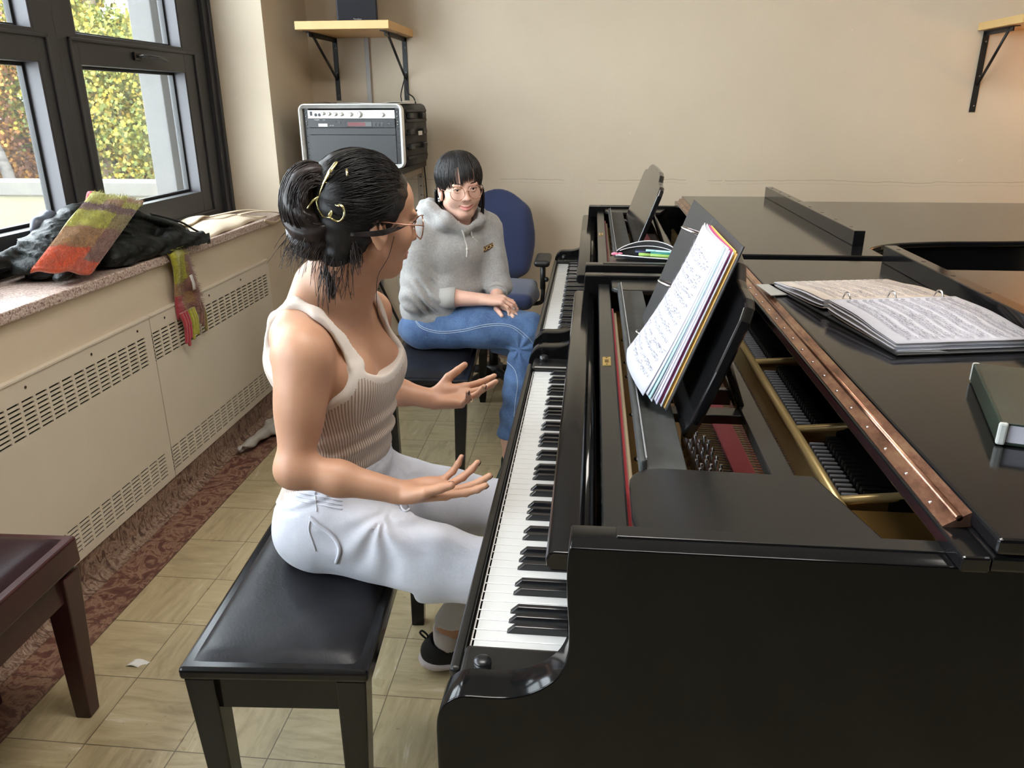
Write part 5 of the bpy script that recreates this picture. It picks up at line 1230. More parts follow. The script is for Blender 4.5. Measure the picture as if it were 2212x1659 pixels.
def body_mesh(F, lo, hi, res, fine):    # fine: list of (lo,hi,res)
    L = [drop_inside(*F.mesh(lo, hi, res), [(a, b) for a, b, r in fine], res*1.2)]
    for a, b, r in fine: L.append(F.mesh(a, b, r))
    return join_meshes(L)
def attr(o, name, vals):
    a = o.data.attributes.new(name, 'FLOAT', 'POINT'); a.data.foreach_set('value', np.asarray(vals, np.float32))
CAMP = np.array((0, 0, 1.4495)); CAMR = np.array(co.rotation_euler.to_matrix())
def raypx(px, py): d = CAMR@np.array([(px-1106)/1660.73, -(py-829.5)/1660.73, -1.0]); return d/np.linalg.norm(d)
def on_surf(F, px, py, t0=.9, t1=4.0, off=.0):     # nearest surface point along a sight line, found by marching the field
    d = raypx(px, py); t = t0
    for _ in range(300):
        v = float(F.eval((CAMP+d*t)[None])[0])
        if v < .0004+off: break
        t += max(v*.6, .0006)
        if t > t1: break
    return Vector(CAMP+d*t)
def locks(mb, H, cen, rad, specs, r=random.Random(3), n=12, up=1.0):
    """hair locks running over an ellipsoid head: specs (dir_start, dir_end, extra lift, tail points, radius)"""
    for a, b, lift, tail, rr in specs:
        a = np.array(a, float); a /= np.linalg.norm(a); b = np.array(b, float); b /= np.linalg.norm(b); om = math.acos(np.clip(a@b, -1, 1)); pts = []
        for i in range(n):
            t = i/(n-1); v = (math.sin((1-t)*om)*a + math.sin(t*om)*b)/max(math.sin(om), 1e-4); rad_ = 1.0/np.sqrt(((v/np.array(rad))**2).sum())
            q = np.array(cen) + v*(rad_ + lift*math.sin(PI*min(1, t+.1))); pts.append(H(*q))
        for q in tail: pts.append(H(*q))
        m = len(pts); ra = [rr*(.55+.45*math.sin(PI*min(1, .15+.9*i/(m-1))))*(1 if i < m-1 else .3) for i in range(m)]
        mb.tube(pts, ra, 6, flat=.55)

# ---------------------------------------------------------------- PERSON 1 : woman at the near piano
p1 = thing('person', 'woman in a ribbed tank top and white sweatpants gesturing with open palms, near bench', 'person', (-.55, 1.48, 0))
a_ = math.radians(-12); tf = np.array((math.cos(a_), math.sin(a_), 0)); tl = np.array((-math.sin(a_), math.cos(a_), 0)); TU = np.array((.08, 0, 1.0))
T0 = np.array((-.533, 1.482, .60))
def T(f, s, u): return T0 + tf*f + tl*s + TU*u
RT = np.stack([tf, tl, np.cross(tf, tl)], 1)
def torso1(F):
    F.ell(T(-.015,0,.02), (.105,.160,.12), .03, R=RT); F.ell(T(-.015,0,.14), (.100,.126,.12), .03, R=RT); F.ell(T(-.010,0,.25), (.104,.136,.13), .04, R=RT); F.ell(T(-.028,0,.355), (.102,.142,.105), .04, R=RT)
    F.cone(T(-.030,-.105,.415), T(-.030,.105,.415), .055, .055, .045)
    for s in (-1, 1): F.ell(T(.042,s*.064,.325), (.060,.060,.066), .028, R=RT)
    for s in (-1, 1): F.cone(T(-.055,s*.02,.508), T(-.042,s*.112,.434), .038, .037, .04)
    F.cone(T(-.085,-.06,.36), T(-.085,.06,.36), .045, .045, .04)
    return F
H1 = Frm((-.440, 1.492, 1.236), (math.cos(math.radians(37)), math.sin(math.radians(37)), -.12), (.05, .0, 1))
F1 = torso1(Field())
F1.chain([T(-.045,.0,.45), H1(-.045,0,-.085), H1(-.025,0,-.03)], [.066,.050,.052], .035)
F1.cone(H1(.0,0,-.075), T(.0,0,.44), .044, .045, .03)
head_field(F1, H1, .6)
SR = T(.0,-.150,.404); SL = T(-.02,.160,.410)
ER = np.array((-.546, 1.270, .797)); WR = np.array((-.345, 1.292, .745)); EL = np.array((-.525, 1.74, .79)); WL = np.array((-.372, 1.715, .775))
mR = (SR+ER)/2
F1.ell(SR+np.array((-.004,-.004,-.012)), (.052,.046,.058), .03); F1.cone(SR, ER, .046, .034, .030); F1.ell(SR*.55+ER*.45+np.array((-.002,0,0)), (.042,.041,.070), .03); F1.ell(ER+np.array((-.002,0,.0)), (.034,.031,.034), .02)
F1.cone(ER, ER*.6+WR*.4, .033, .0325, .02); F1.cone(ER*.6+WR*.4, WR, .0325, .0225, .02)
F1.cone(SL, EL, .046, .035, .03); F1.ell(EL, (.033,.032,.033), .02); F1.cone(EL, EL*.55+WL*.45, .034, .031, .02); F1.cone(EL*.55+WL*.45, WL, .031, .0225, .02)
tipR, thR = hand_field(F1, WR, (.955,.20,.06), (-.20,-.10,.97), (.15,-.95,.25), [(.10,.18,.15),(.16,.22,.18),(.42,.25,.15),(.62,.28,.15)], thumb=((.72,.55,.42),(.93,.10,.22)), sc=.97)
tipL, thL = hand_field(F1, WL, (.97,-.02,.13), (-.22,-.60,.76), (-.05,.55,.80), [(.12,.20,.15),(.22,.28,.2),(.50,.35,.2),(.80,.45,.2)], thumb=((.62,.74,.25),(.86,.50,.22)), sc=.97)
# legs under the trousers, sock ankle
KR = np.array((-.105,1.352,.522)); KL = np.array((-.105,1.645,.520)); AR = np.array((-.12,1.35,.10)); AL = np.array((-.352,1.685,.115))
for hp, k_, an in ((T(.0,-.09,.0), KR, AR), (T(.0,.10,.0), KL, AL)): F1.chain([hp, k_, k_*.5+an*.5, an], [.060,.038,.040,.033], .02)
fine1 = [((-.60,1.36,1.03),(-.30,1.66,1.38),.0036), ((-.36,1.22,.69),(-.13,1.42,.83),.0026), ((-.39,1.62,.70),(-.16,1.80,.86),.0026)]
v, f = body_mesh(F1, (-.76,1.12,.05), (-.03,1.86,1.10), .0058, fine1)
mi = lip_faces(H1, v[f].mean(1), .6)
fast_obj('body', v, f, [SKIN1, LIP], p1, mi)
face_parts(p1, H1)
nails(tipR, NAILD, p1); nails([thR], NAILD, p1, 1.15); nails(tipL, NAILD, p1)
# tank top: shell over the torso, cut by neckline and armholes
def top_field(off):
    F = torso1(Field()); F.add(lambda P: np.full(P.shape[:-1], -off), (-.9,1,.4), (0,2,1.2), .001, 'd')
    F.add(lambda P: (lambda z: .0045*np.sin(z*150+6*P[...,1]+9*P[...,0])*np.exp(-((z-.765)/.05)**2))(P[...,2]-.30*(P[...,0]+.55)), (-.9,1,.4), (0,2,1.2), .001, 'd')
    return F
FT = top_field(.0068); FT.add(lambda P: -.0055*np.clip((P[...,2]-.985)/.03, 0, 1), (-.9,1,.4), (0,2,1.2), .001, 'd'); FT.ops.insert(0, Field().ell(T(.050,0,.322), (.052,.060,.062), .02, R=RT).ops[0])
FT.add(lambda P: .66+.36*(P[...,0]+.66) - .02 - P[...,2], (-.9,1,.4), (0,2,1.2), .003, 'i')            # hem tucked into the waistband
FK = Field()
def bodice(P):
    q = P-T0; f_ = q@tf - .08*q[...,2]; s_ = np.abs(q@tl); u_ = q[...,2]
    top = np.where(f_ > 0, .332, .368) + 4.2*np.minimum(s_, .088)**2 - .075*np.clip((s_-.098)/.035, 0, 1)
    return (u_-top)*.8
FK.add(bodice, (-1,1,.3), (0,2,1.3), .001)
for s in (-1, 1): FK.chain([T(.075,s*.086,.375), T(.050,s*.092,.425), T(.005,s*.108,.475), T(-.045,s*.113,.495), T(-.095,s*.105,.455), T(-.125,s*.092,.395)], [.018,.0115,.0100,.0100,.0105,.018], .016)
FT.add(lambda P: FK.eval(P), (-.9,1,.4), (0,2,1.2), .004, 'i')
v, f = FT.mesh((-.74,1.26,.56), (-.30,1.72,1.12), .0042)
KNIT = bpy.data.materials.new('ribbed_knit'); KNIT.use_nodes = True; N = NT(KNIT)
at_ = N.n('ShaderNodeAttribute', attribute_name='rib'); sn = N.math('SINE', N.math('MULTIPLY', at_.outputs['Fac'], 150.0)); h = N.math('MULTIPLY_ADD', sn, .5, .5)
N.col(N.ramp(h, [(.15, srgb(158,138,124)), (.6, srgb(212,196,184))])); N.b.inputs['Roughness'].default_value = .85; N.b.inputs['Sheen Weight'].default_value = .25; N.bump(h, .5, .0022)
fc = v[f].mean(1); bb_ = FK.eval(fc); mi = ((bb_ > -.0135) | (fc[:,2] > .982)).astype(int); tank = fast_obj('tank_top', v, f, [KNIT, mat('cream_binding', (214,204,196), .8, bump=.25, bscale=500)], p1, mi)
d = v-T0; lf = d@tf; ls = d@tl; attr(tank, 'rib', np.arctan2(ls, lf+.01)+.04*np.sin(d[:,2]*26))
BIND = mat('cream_binding', (214,204,196), .8, bump=.25, bscale=500)
# trousers
def pants(F):
    F.ell(T(-.008,0,.03), (.106,.170,.125), .03, R=RT); F.ell(T(-.008,0,.115), (.106,.138,.06), .03, R=RT)
    for s in (-1, 1): F.ell(T(-.034,s*.075,-.015), (.086,.090,.092), .03, R=RT)
    F.chain([T(.02,-.085,-.0), (-.32,1.372,.540), KR+np.array((0,0,.0))], [.098,.078,.062], .03); F.chain([T(.02,.095,.0), (-.32,1.615,.545), KL], [.096,.078,.062], .03)
    F.chain([KR, KR*.45+AR*.55, AR], [.060,.060,.050], .02); F.chain([KL, KL*.45+AL*.55, AL], [.060,.060,.049], .02); F.add(lambda P: .158+.12*(P[...,0]+.35)-P[...,2], (-.8,1.1,.0), (0,1.9,.9), .004, 'i')
    F.rbox((-.56,1.48,.405), (.22,.5,.107), .004, .012, 's')
    def fold(P):
        x, y, z = P[...,0], P[...,1], P[...,2]; cx, cz = x+.405, z-.655; ang = np.arctan2(cz, cx); r = np.sqrt(cx*cx+cz*cz+(y-1.42)**2*.3)
        a = .0052*np.sin(ang*8+1.2*np.sin(r*50))*np.exp(-((r-.05)/.07)**2)*np.clip(r/.04, 0, 1)*np.clip(.5-cz/.05, 0, 1)
        b = .0030*np.sin(x*38+z*52+3*np.sin(y*14))*np.exp(-((x+.50)/.13)**2)*(y < 1.7) + .0022*np.sin((x+z*.6)*60)*np.exp(-((x+.16)/.08)**2)
        w = .0030*np.sin((z-.36*x)*330)*np.exp(-(((z-.36*(x+.66)-.652)/.016)**2))*(x < -.36)
        return a + b + w
    F.add(fold, (-.8,1.1,.05), (0,1.9,.85), .001, 'd')
    F.add(lambda P: P[...,2]-(.675+.36*(P[...,0]+.66)), (-.8,1.1,.1), (0,1.9,.9), .008, 'i')
    return F
FP = pants(Field()); v, f = FP.mesh((-.75,1.20,.10), (-.02,1.82,.80), .0056); v = smooth_verts(v, f, 1); tr_ = fast_obj('sweatpants', v, f, FLEECE, p1)
def seam(pxs, r, name, m, par, F, n=8, off=.0005):
    q2 = bez([(p[0], p[1], 0) for p in pxs], 6); pts = [on_surf(F, q.x, q.y, off=off) for q in q2]; n = 1; b = MB(); b.tube(bez(pts, n), r, 6); return b.build(name, m, par)
seam([(668,1117),(688,1135),(712,1152),(728,1172),(733,1192),(726,1216)], .0042, 'pocket_trim', RIBW, tr_, FP)
seam([(680,1062),(682,1085),(684,1105)], .0018, 'side_seam', RIBW, tr_, FP); seam([(671,1120),(667,1145),(676,1172),(682,1190)], .0018, 'pocket_edge', RIBW, tr_, FP)
for q_ in (0, 9, 18): seam([(640,1062+q_),(655,1066+q_),(690,1072+q_),(740,1082+q_)], .0014, 'waistband_ridge', RIBW, tr_, FP)
seam([(862,1082),(868,1098),(876,1104),(884,1098),(880,1086)], .0024, 'drawstring', RIBW, tr_, FP, off=.002)
# shoes and socks
SOCK = mat('cream_rib_sock', (196,188,184), .9, bump=.4, bscale=260); SHOEB = mat('black_knit_shoe', (10,10,13), .8, bump=.3, bscale=700, bdist=.001); SOLE = mat('off_white_sole', (196,186,186), .6, var=.06, vscale=20)
def shoe(an, ang, P, zt=.0, sock=True):
    c, s_ = math.cos(ang), math.sin(ang); fwd = np.array((c, s_, 0)); sd = np.array((-s_, c, 0)); Q_ = lambda a, b, z: np.array((an[0], an[1], 0)) + fwd*a + sd*b + np.array((0,0,z+zt)); R = np.stack([fwd, sd, np.array((0,0,1.))], 1)
    F = Field(); F.ell(Q_(-.035,0,.030), (.046,.037,.028), .02, R=R); F.cone(Q_(-.02,0,.030), Q_(.12,0,.026), .036, .042, .02, flat=((0,0,1), .62)); F.ell(Q_(.155,-.004,.026), (.048,.042,.024), .02, R=R); F.rbox(Q_(.05,0,-.02), (.3,.2,.0215), .001, .004, 's', R)
    F.add(lambda p: p[...,2]-(zt+.034+.010*np.clip(-(p[...,0]-an[0])*c*8, 0, 1)), (-2,0,-1), (2,6,1), .002, 'i')
    v, f = F.mesh(Q_(.05,0,0)-np.array((.2,.2,.01)), Q_(.05,0,0)+np.array((.2,.2,.08)), .0042); so = fast_obj('shoe_sole', v, f, SOLE, P)
    F = Field(); F.ell(Q_(-.030,0,.052), (.044,.035,.040), .02, R=R); F.cone(Q_(-.02,0,.060), Q_(.13,0,.030), .034, .030, .03); F.ell(Q_(.150,-.004,.034), (.044,.038,.022), .02, R=R); F.ell(Q_(-.01,0,.085), (.040,.036,.036), .02, R=R)
    F.add(lambda p: (zt+.030)-p[...,2], (-2,0,-1), (2,6,1), .002, 'i'); F.cone(Q_(-.005,0,.075), Q_(-.005,0,.15), .034, .05, .006, 's')
    v, f = F.mesh(Q_(.05,0,0)-np.array((.2,.2,.01)), Q_(.05,0,0)+np.array((.2,.2,.16)), .0042); up_ = fast_obj('shoe_upper', v, f, SHOEB, P)
    b = MB(); b.tube(bez([Q_(-.058,.006,.085), Q_(-.074,.006,.104), Q_(-.066,0,.116), Q_(-.052,-.004,.104), Q_(-.054,-.004,.09)]), .003, 6); b.build('heel_loop', SHOEB, up_)
    if sock: b = MB(); b.tube([Q_(.0,0,.062), Q_(-.001,0,.085), Q_(.0,0,.128), Q_(.0,0,.132)], [.036,.0365,.0375,.034], 24); b.build('sock', SOCK, P)
shoe(AL, math.radians(3), p1); shoe(AR, 0, p1)
# glasses
def glasses(P, H, r, m, x=.104, z=-.004, dx=.034, thick=.0012):
    fr = MB(); le = []
    for s in (-1, 1):
        fr.tube([H(x-.006*abs(math.cos(t)) - (.004 if s*math.cos(t) > 0 else 0), s*dx+r*math.cos(t), z+r*.97*math.sin(t)) for t in np.linspace(0, 2*PI, 36, endpoint=False)], thick, 6, closed=True)
        fr.tube(bez([H(x-.009,s*(dx+r),z+.006), H(x-.020,s*(dx+r+.008),z+.008), H(.04,s*.0785,z+.010), H(-.004,s*.080,z+.012), H(-.020,s*.079,z-.006)], 5), thick*1.1, 6)
    fr.tube(bez([H(x-.005,-dx+r,z+.004), H(x+.001,0,z+.007), H(x-.005,dx-r,z+.004)], 5), thick, 6)
    g = fr.build('glasses', m, P)
    for s in (-1, 1):
        q = MB(); c = q.bm.verts.new(H(x-.004, s*dx, z)); ring = [q.bm.verts.new(H(x-.007, s*dx+r*math.cos(t), z+r*.97*math.sin(t))) for t in np.linspace(0, 2*PI, 30, endpoint=False)]
        for k in range(30): q.bm.faces.new((c, ring[k], ring[(k+1)%30]))
        q.build('lens', LENS, g)
        q = MB(); q.ball(Vector(H(x-.012, s*.009, z-.008)), .0028, .6, .6, 1); q.build('nose_pad', LENS, g)
    return g
glasses(p1, H1, .0245, ROSE, x=.106, z=-.006)
# hair : cap, bun, locks, loose ends
FH = Field(); FH.ell(H1(-.018,0,.040), (.103,.086,.092), .01, R=H1.R); FH.ell(H1(-.045,0,-.02), (.062,.070,.070), .03, R=H1.R)
FH.ell(H1(-.062,0,-.070), (.040,.058,.042), .02, R=H1.R)
FH.ell(H1(.088,0,-.030), (.073,.10,.094), .012, 's', H1.R); FH.ell(H1(.026,0,-.056), (.046,.11,.048), .012, 's', H1.R); FH.ell(H1(.112,0,.040), (.046,.072,.045), .02, 's', H1.R); FH.cone(H1(.02,0,-.20), H1(.0,0,-.115), .10, .05, .015, 's')
FH.add(lambda P: .0006*np.sin(H1.loc(P)[...,2]*240+H1.loc(P)[...,0]*60), (-1,1,1), (0,2,1.5), .001, 'd')
v, f = FH.mesh((-.62,1.34,1.08), (-.30,1.66,1.40), .0036); hcap = fast_obj('hair', v, f, HAIR, p1)
BC = np.array(H1(-.112,.008,.026)); FBn = Field(); RB = H1.R
FBn.ell(BC, (.052,.055,.072), .02, R=RB); FBn.ell(H1(-.100,0,.030), (.045,.045,.055), .03, R=RB); FBn.ell(H1(-.105,.0,-.040), (.040,.042,.045), .03, R=RB)
FBn.ell(BC+RB@np.array((.012,-.052,.012)), (.034,.018,.040), .012, 's', RB)
def bd_(P): q = (P-BC)@RB; a = np.arctan2(q[...,2], q[...,0]); return .0025*np.sin(a*3+np.sqrt((q**2).sum(-1))*300+q[...,1]*120)
FBn.add(bd_, (-1,1,1), (0,2,1.5), .001, 'd')
v, f = FBn.mesh((-.70,1.30,1.10), (-.48,1.54,1.38), .0036); bun = fast_obj('hair_bun', v, f, HAIRB, p1)
r = random.Random(11); b = MB(); sp_ = []
for i in range(330):
    s = -1 if i < 250 else 1; t = r.random()
    a = (.95-.30*t, s*(.10+.85*t), 1.00-1.02*t+r.uniform(-.03,.05)); e = (-.97, s*r.uniform(.05,.40), r.uniform(-.10,.55)-.5*t); sp_.append((a, e, .0035+.003*r.random(), [], r.uniform(.0007,.0013)))
for i in range(110):
    a = (r.uniform(.0,.45), -1, r.uniform(-.50,.10)); e = (-.93, -r.uniform(.2,.6), r.uniform(-.60,.05)); sp_.append((a, e, .0095, [], r.uniform(.0006,.0011)))
locks(b, H1, (-.018,0,.040), (.100,.083,.090), sp_, n=12); b.build('hair_locks', HAIR, p1)['kind'] = 'stuff'
b = MB()
for i in range(420):        # locks wound round the bun
    ph = r.uniform(0, 2*PI); rr = r.uniform(.97, 1.05); off = r.uniform(-.9, .9); ln = r.uniform(1.2, 3.2); pts = []
    for k in range(12):
        a = ph + ln*k/11; y = off*.050*(1-.15*math.sin(k)); q = math.sqrt(max(.05, 1-off*off)); pts.append(BC + RB@np.array((.0535*rr*q*math.cos(a), y*1.12, .0735*rr*q*math.sin(a))))
    b.tube(pts, [.0004]+[r.uniform(.0006,.0013)]*10+[.0002], 5, flat=.6)
b.build('bun_locks', HAIRB, p1)['kind'] = 'stuff'
b = MB()
for i in range(420):        # wispy ends under the bun and at the nape
    if i < 150: x0, y0, z0 = r.uniform(-.150,-.075), r.uniform(-.045,.03), r.uniform(-.055,-.03); L_ = r.uniform(.02,.055); dx, dz = r.uniform(-.9,-.1), r.uniform(-1.2,-.6)
    elif i < 350: x0, y0, z0 = r.uniform(-.100,-.040), r.uniform(-.062,.03), r.uniform(-.095,-.055); L_ = r.uniform(.03,.075); dx, dz = r.uniform(-.35,.15), r.uniform(-1.3,-.9)
    else: x0, y0, z0 = r.uniform(-.055,-.035), r.uniform(-.074,-.055), r.uniform(-.06,-.03); L_ = r.uniform(.02,.04); dx, dz = r.uniform(-.1,.3), -1
    k_ = r.uniform(-.5,.5); b.tube(bez([H1(x0,y0,z0), H1(x0+dx*L_*.4+k_*L_*.22,y0-.004,z0+dz*L_*.4), H1(x0+dx*L_*r.uniform(.6,1.1),y0-.006+r.uniform(-.01,.01),z0+dz*L_)], 5), [.0008]*5+[.0005]*5+[.0001], 4)
for i in range(16):        # dark tuft hanging at the nape
    q = r.uniform(-.012,.012); b.tube(bez([H1(-.080+q,-.035,-.05), H1(-.078+q,-.040,-.095), H1(-.072+q*1.2,-.042+q,-.135-r.random()*.02)], 4), [.0026]*4+[.0020]*4+[.0004], 5)
for i in range(16):          # strand lying across the ear
    q = r.uniform(0,.011); e_ = r.uniform(-.012,.014); b.tube(bez([H1(.044+e_,-.069,.004-q*.4), H1(.014,-.086,-.003-q), H1(-.02,-.0895,-.009-q), H1(-.058,-.074,-.016-q*.6)], 4), [.0002,.0004]+[.0008]*8+[.0006,.0004,.0002], 5)
b.tube(bez([H1(.030,-.072,-.020), H1(.020,-.074,-.060), H1(.004,-.066,-.10), H1(.006,-.064,-.15), H1(.012,-.062,-.185)], 5), .0006, 4)
b.build('loose_strands', HAIRB, p1)['kind'] = 'stuff'
# claw clip
def B_(x, y, z): return Vector(H1(x, y, z))
FHc = Field(); FHc.ops = FH.ops + FBn.ops
def tc(px, py): return (on_surf(FHc, px, py)-Vector(CAMP)).length
TH = min(tc(*q) for q in ((688,425),(707,454),(698,468),(684,436),(712,438)))-.009; TT = tc(727,350)-.008
def cp(px, py, o=.004):
    a = max(0, (425-py)/75.0); t = TH*(1-a)+TT*a - .010*math.sin(PI*min(1, a)); return Vector(CAMP + raypx(px, py)*min(t, tc(px, py)-.008))
hub = cp(688,425); clip = MB(); clip.tube(bez([cp(727,350), cp(714,368), cp(702,388), cp(693,408), hub], 5), [.0040]*5+[.0045]*5+[.0036]*5+[.0030]*6, 8, flat=.5)
clip.tube([hub, cp(700,427), cp(712,438), cp(707,454), cp(698,468)], .0029, 8, flat=.6); clip.tube([cp(698,468), cp(687,450), cp(684,436), hub], .0028, 8, flat=.6); clip.tube([hub, cp(675,434), cp(663,451)], [.0028,.0026,.0012], 8)
cl = clip.build('hair_clip', GOLDM, p1)
b = MB(); b.tube([cp(722,446), cp(712,466)], .0034, 8); b.tube([cp(712,438), cp(733,446)], .0011, 6); b.tube([cp(698,468), cp(716,471)], .0011, 6)
b.tube(bez([cp(724,442), cp(737,443), cp(744,456), cp(741,471), cp(730,478), cp(716,472)], 5), .0032, 8, flat=.6); b.build('clip_spring', GOLDM, cl)
for y_ in (378, 395): b = MB(); b.tube([cp(712-(y_-378)*.6,y_-1,.003), cp(716-(y_-378)*.3,y_,.002)], .0013, 6); b.build('clip_tooth', GOLDM, cl)
b = MB(); b.tube([cp(749,366,.003), cp(750,380,.003)], [.0026,.0020], 8); b.build('hair_pin', GOLDM, cl)
b = MB(); t = tipL[3]; q = t[0]-t[1]*.036; b.tube([Vector(q + np.cross(t[1], t[2])*.0082*math.cos(a) + t[2]*.0082*math.sin(a)) for a in np.linspace(0, 2*PI, 18, endpoint=False)], .0008, 6, closed=True); b.build('ring', ROSE, p1)

# ---------------------------------------------------------------- PERSON 2 : person in the grey hoodie
p2 = thing('person', 'smiling person in a grey hoodie and blue jeans with round glasses sitting cross-legged', 'person', (-.60, 3.02, 0))
b_ = math.radians(-52); uf = np.array((math.cos(b_), math.sin(b_), 0)); ul = np.array((-math.sin(b_), math.cos(b_), 0)); RU = np.stack([uf, ul, np.array((0,0,1.))], 1)
U0 = np.array((-.605, 3.02, .60))
def U(f, s, u): return U0 + uf*f + ul*s + np.array((.17*u, -.04*u, u))
H2 = Frm((-.505, 2.985, 1.150), (math.cos(math.radians(-66)), math.sin(math.radians(-66)), -.06), (-.07, 0, 1))
S2R = U(.0,-.150,.362); S2L = U(.0,.150,.372); E2R = np.array((-.668,2.885,.742)); W2R = np.array((-.415,2.895,.732)); E2L = np.array((-.372,3.05,.752)); W2L = np.array((-.365,2.955,.722))
K2 = np.array((-.235,2.925,.605)); A2 = np.array((-.300,2.835,.165)); K3 = np.array((-.23,3.05,.50)); A3 = np.array((-.16,3.02,.10))
F2 = Field(); F2.ell(U(0,0,.15), (.10,.13,.18), .04, R=RU); F2.ell(U(0,0,.30), (.10,.14,.10), .04, R=RU); F2.cone(S2R, S2L, .05, .05, .04)
F2.chain([U(-.02,0,.38), H2(-.040,0,-.085), H2(-.025,0,-.03)], [.058,.048,.050], .03); F2.cone(H2(.002,0,-.075), U(.02,0,.38), .042, .045, .03)
head_field(F2, H2, 1.2, 1.06)
F2.chain([S2R, E2R, E2R*.5+W2R*.5, W2R], [.042,.036,.036,.024], .02); F2.chain([S2L, E2L, W2L], [.042,.034,.024], .02)
t2, th2 = hand_field(F2, W2R, (.98,.06,-.02), (-.02,.15,-.97), (.1,.95,.2), [(.45,.55,.35),(.50,.6,.35),(.55,.6,.35),(.60,.6,.35)], spread=(.1,.02,-.05,-.1), thumb=((.75,.55,.2),(.95,.2,.2)), sc=.98)
t3, th3 = hand_field(F2, W2L+np.array((0,0,-.012)), (.80,-.45,-.22), (.05,-.1,-.97), (-.5,-.8,0), [(.5,.7,.4)]*4, sc=.90)
F2.chain([U(0,-.08,.0), K2, K2*.5+A2*.5, A2, A2+np.array((0,0,-.07))], [.055,.040,.040,.034,.032], .02); F2.chain([U(0,.08,.0), K3, A3], [.055,.040,.034], .02)
fine2 = [((-.63,2.86,1.00),(-.38,3.12,1.30),.0034), ((-.43,2.76,.60),(-.20,3.06,.79),.0028)]
v, f = body_mesh(F2, (-.80,2.66,.06), (-.10,3.22,1.06), .0062, fine2)
mi = lip_faces(H2, v[f].mean(1), 1.2)
fast_obj('body', v, f, [SKIN2, LIP], p2, mi); face_parts(p2, H2); nails(t2, NAILP, p2)
for k, o_ in ((0, .030), (0, .034)):
    b = MB(); t = t2[2]; q = t[0]-t[1]*o_; b.tube([Vector(q + np.cross(t[1], t[2])*.0088*math.cos(a) + t[2]*.0088*math.sin(a)) for a in np.linspace(0, 2*PI, 18, endpoint=False)], .0009, 6, closed=True); b.build('ring', SILV, p2)
# hoodie
def hoodie(F):
    F.ell(U(-.005,0,.16), (.135,.170,.17), .04, R=RU); F.ell(U(-.005,0,.06), (.142,.178,.09), .04, R=RU); F.ell(U(-.005,0,.30), (.125,.165,.11), .04, R=RU); F.cone(S2R+np.array((0,0,.004)), S2L+np.array((0,0,.004)), .062, .060, .04)
    F.ell(S2R*.75+E2R*.25, (.068,.064,.07), .04); F.cone(S2R, E2R+np.array((.0,0,.01)), .062, .064, .035); F.cone(E2R+np.array((0,0,.0)), E2R*.66+W2R*.34, .062, .043, .03); pass
    F.cone(S2L, E2L, .064, .056, .035); F.cone(E2L, E2L*.66+W2L*.34, .055, .042, .02)
    # hood lying round the neck
    pts = [U(.085,-.005,.395), U(.060,-.075,.430), U(-.01,-.105,.460), U(-.085,-.075,.455), U(-.11,0,.445), U(-.085,.075,.455), U(-.01,.098,.445), U(.060,.070,.422), U(.085,.005,.395)]
    F.chain(pts, [.016,.030,.036,.042,.046,.042,.034,.028,.016], .02)
    F.cone(U(-.01,0,.42), H2(.005,0,-.10), .062, .058, .018, 's')
    def fold(P):
        x, y, z = P[...,0], P[...,1], P[...,2]
        dR = np.exp(-(((x-E2R[0]-.03)/.07)**2+((z-E2R[2]-.01)/.075)**2+((y-E2R[1])/.10)**2))
        a = .0130*np.sin((z*1.0+x*.55)*105+4*np.sin(x*30))*dR
        b = .0040*np.sin((z-.7)*62+x*26+2.5*np.sin(y*15+x*9))*np.exp(-((z-.70)/.09)**2) + .003*np.sin(x*60+z*22)*np.exp(-((z-.88)/.10)**2)
        h = .0022*np.sin((x+z)*130)*(z > 1.0)
        return a + b + h
    F.add(fold, (-1,2.5,.4), (0,3.4,1.2), .001, 'd')
    F.add(lambda P: (.615-.10*(P[...,0]+.6))-P[...,2], (-1,2.5,.4), (0,3.4,1.2), .010, 'i')
    return F
FHd = hoodie(Field()); v, f = FHd.mesh((-.84,2.70,.56), (-.24,3.28,1.14), .0056); v = smooth_verts(v, f, 1); hd_ = fast_obj('hoodie', v, f, HOOD, p2)
def cuff(E, W, a, c, r0, r1):
    b = MB(); A = E+(W-E)*a; C = E+(W-E)*c; b.tube([A, A*.98+C*.02, C*.98+A*.02, C, C*.999+A*.001], [r0*.9, r0, r1, r1*.96, r1*.7], 28); b.build('cuff', mat('grey_rib_cuff', (168,166,163), .9, bump=.4, bscale=330), hd_)
cuff(E2R, W2R, .36, .60, .0455, .0435); cuff(E2L, W2L, .36, .60, .046, .043)
def cord(pxs):
    pts = [on_surf(FHd, *q, t0=2.2) for q in pxs]; b = MB(); b.tube(bez(pts, 5), .0034, 6); b.ball(pts[-2], .0058); b.build('drawstring', mat('pale_cord', (196,192,188), .8), hd_)
cord([(990,478),(1000,502),(1006,522),(1009,539),(1008,555)]); cord([(1017,480),(1018,500),(1021,513),(1032,523)])
lp = on_surf(FHd, 1052, 535, t0=2.2); e = .004; n_ = np.array([float(FHd.eval((np.array(lp)+dv)[None])[0]-FHd.eval((np.array(lp)-dv)[None])[0]) for dv in np.eye(3)*e]); n_ = Vector(n_).normalized()
zx = Vector((0,0,1)); xx = zx.cross(n_).normalized(); xx = (xx*.95+Vector((0,0,.30))).normalized(); yy = n_.cross(xx).normalized()
b = MB(); b.prism([(-.028,-.011),(.028,-.008),(.029,.010),(-.027,.009)], 'z', -.001, .0008, .0003, 1, M=frame(lp+n_*.0042, xx, yy)); bn = b.build('chest_print', mat('print_brown', (70,48,34), .7), hd_)
b = MB(); text_mesh(b, 'DUCKS', .0200, frame(lp+n_*.0056, xx, yy), .0003); b.build('print_letters', mat('print_tan', (206,176,124), .7), bn)
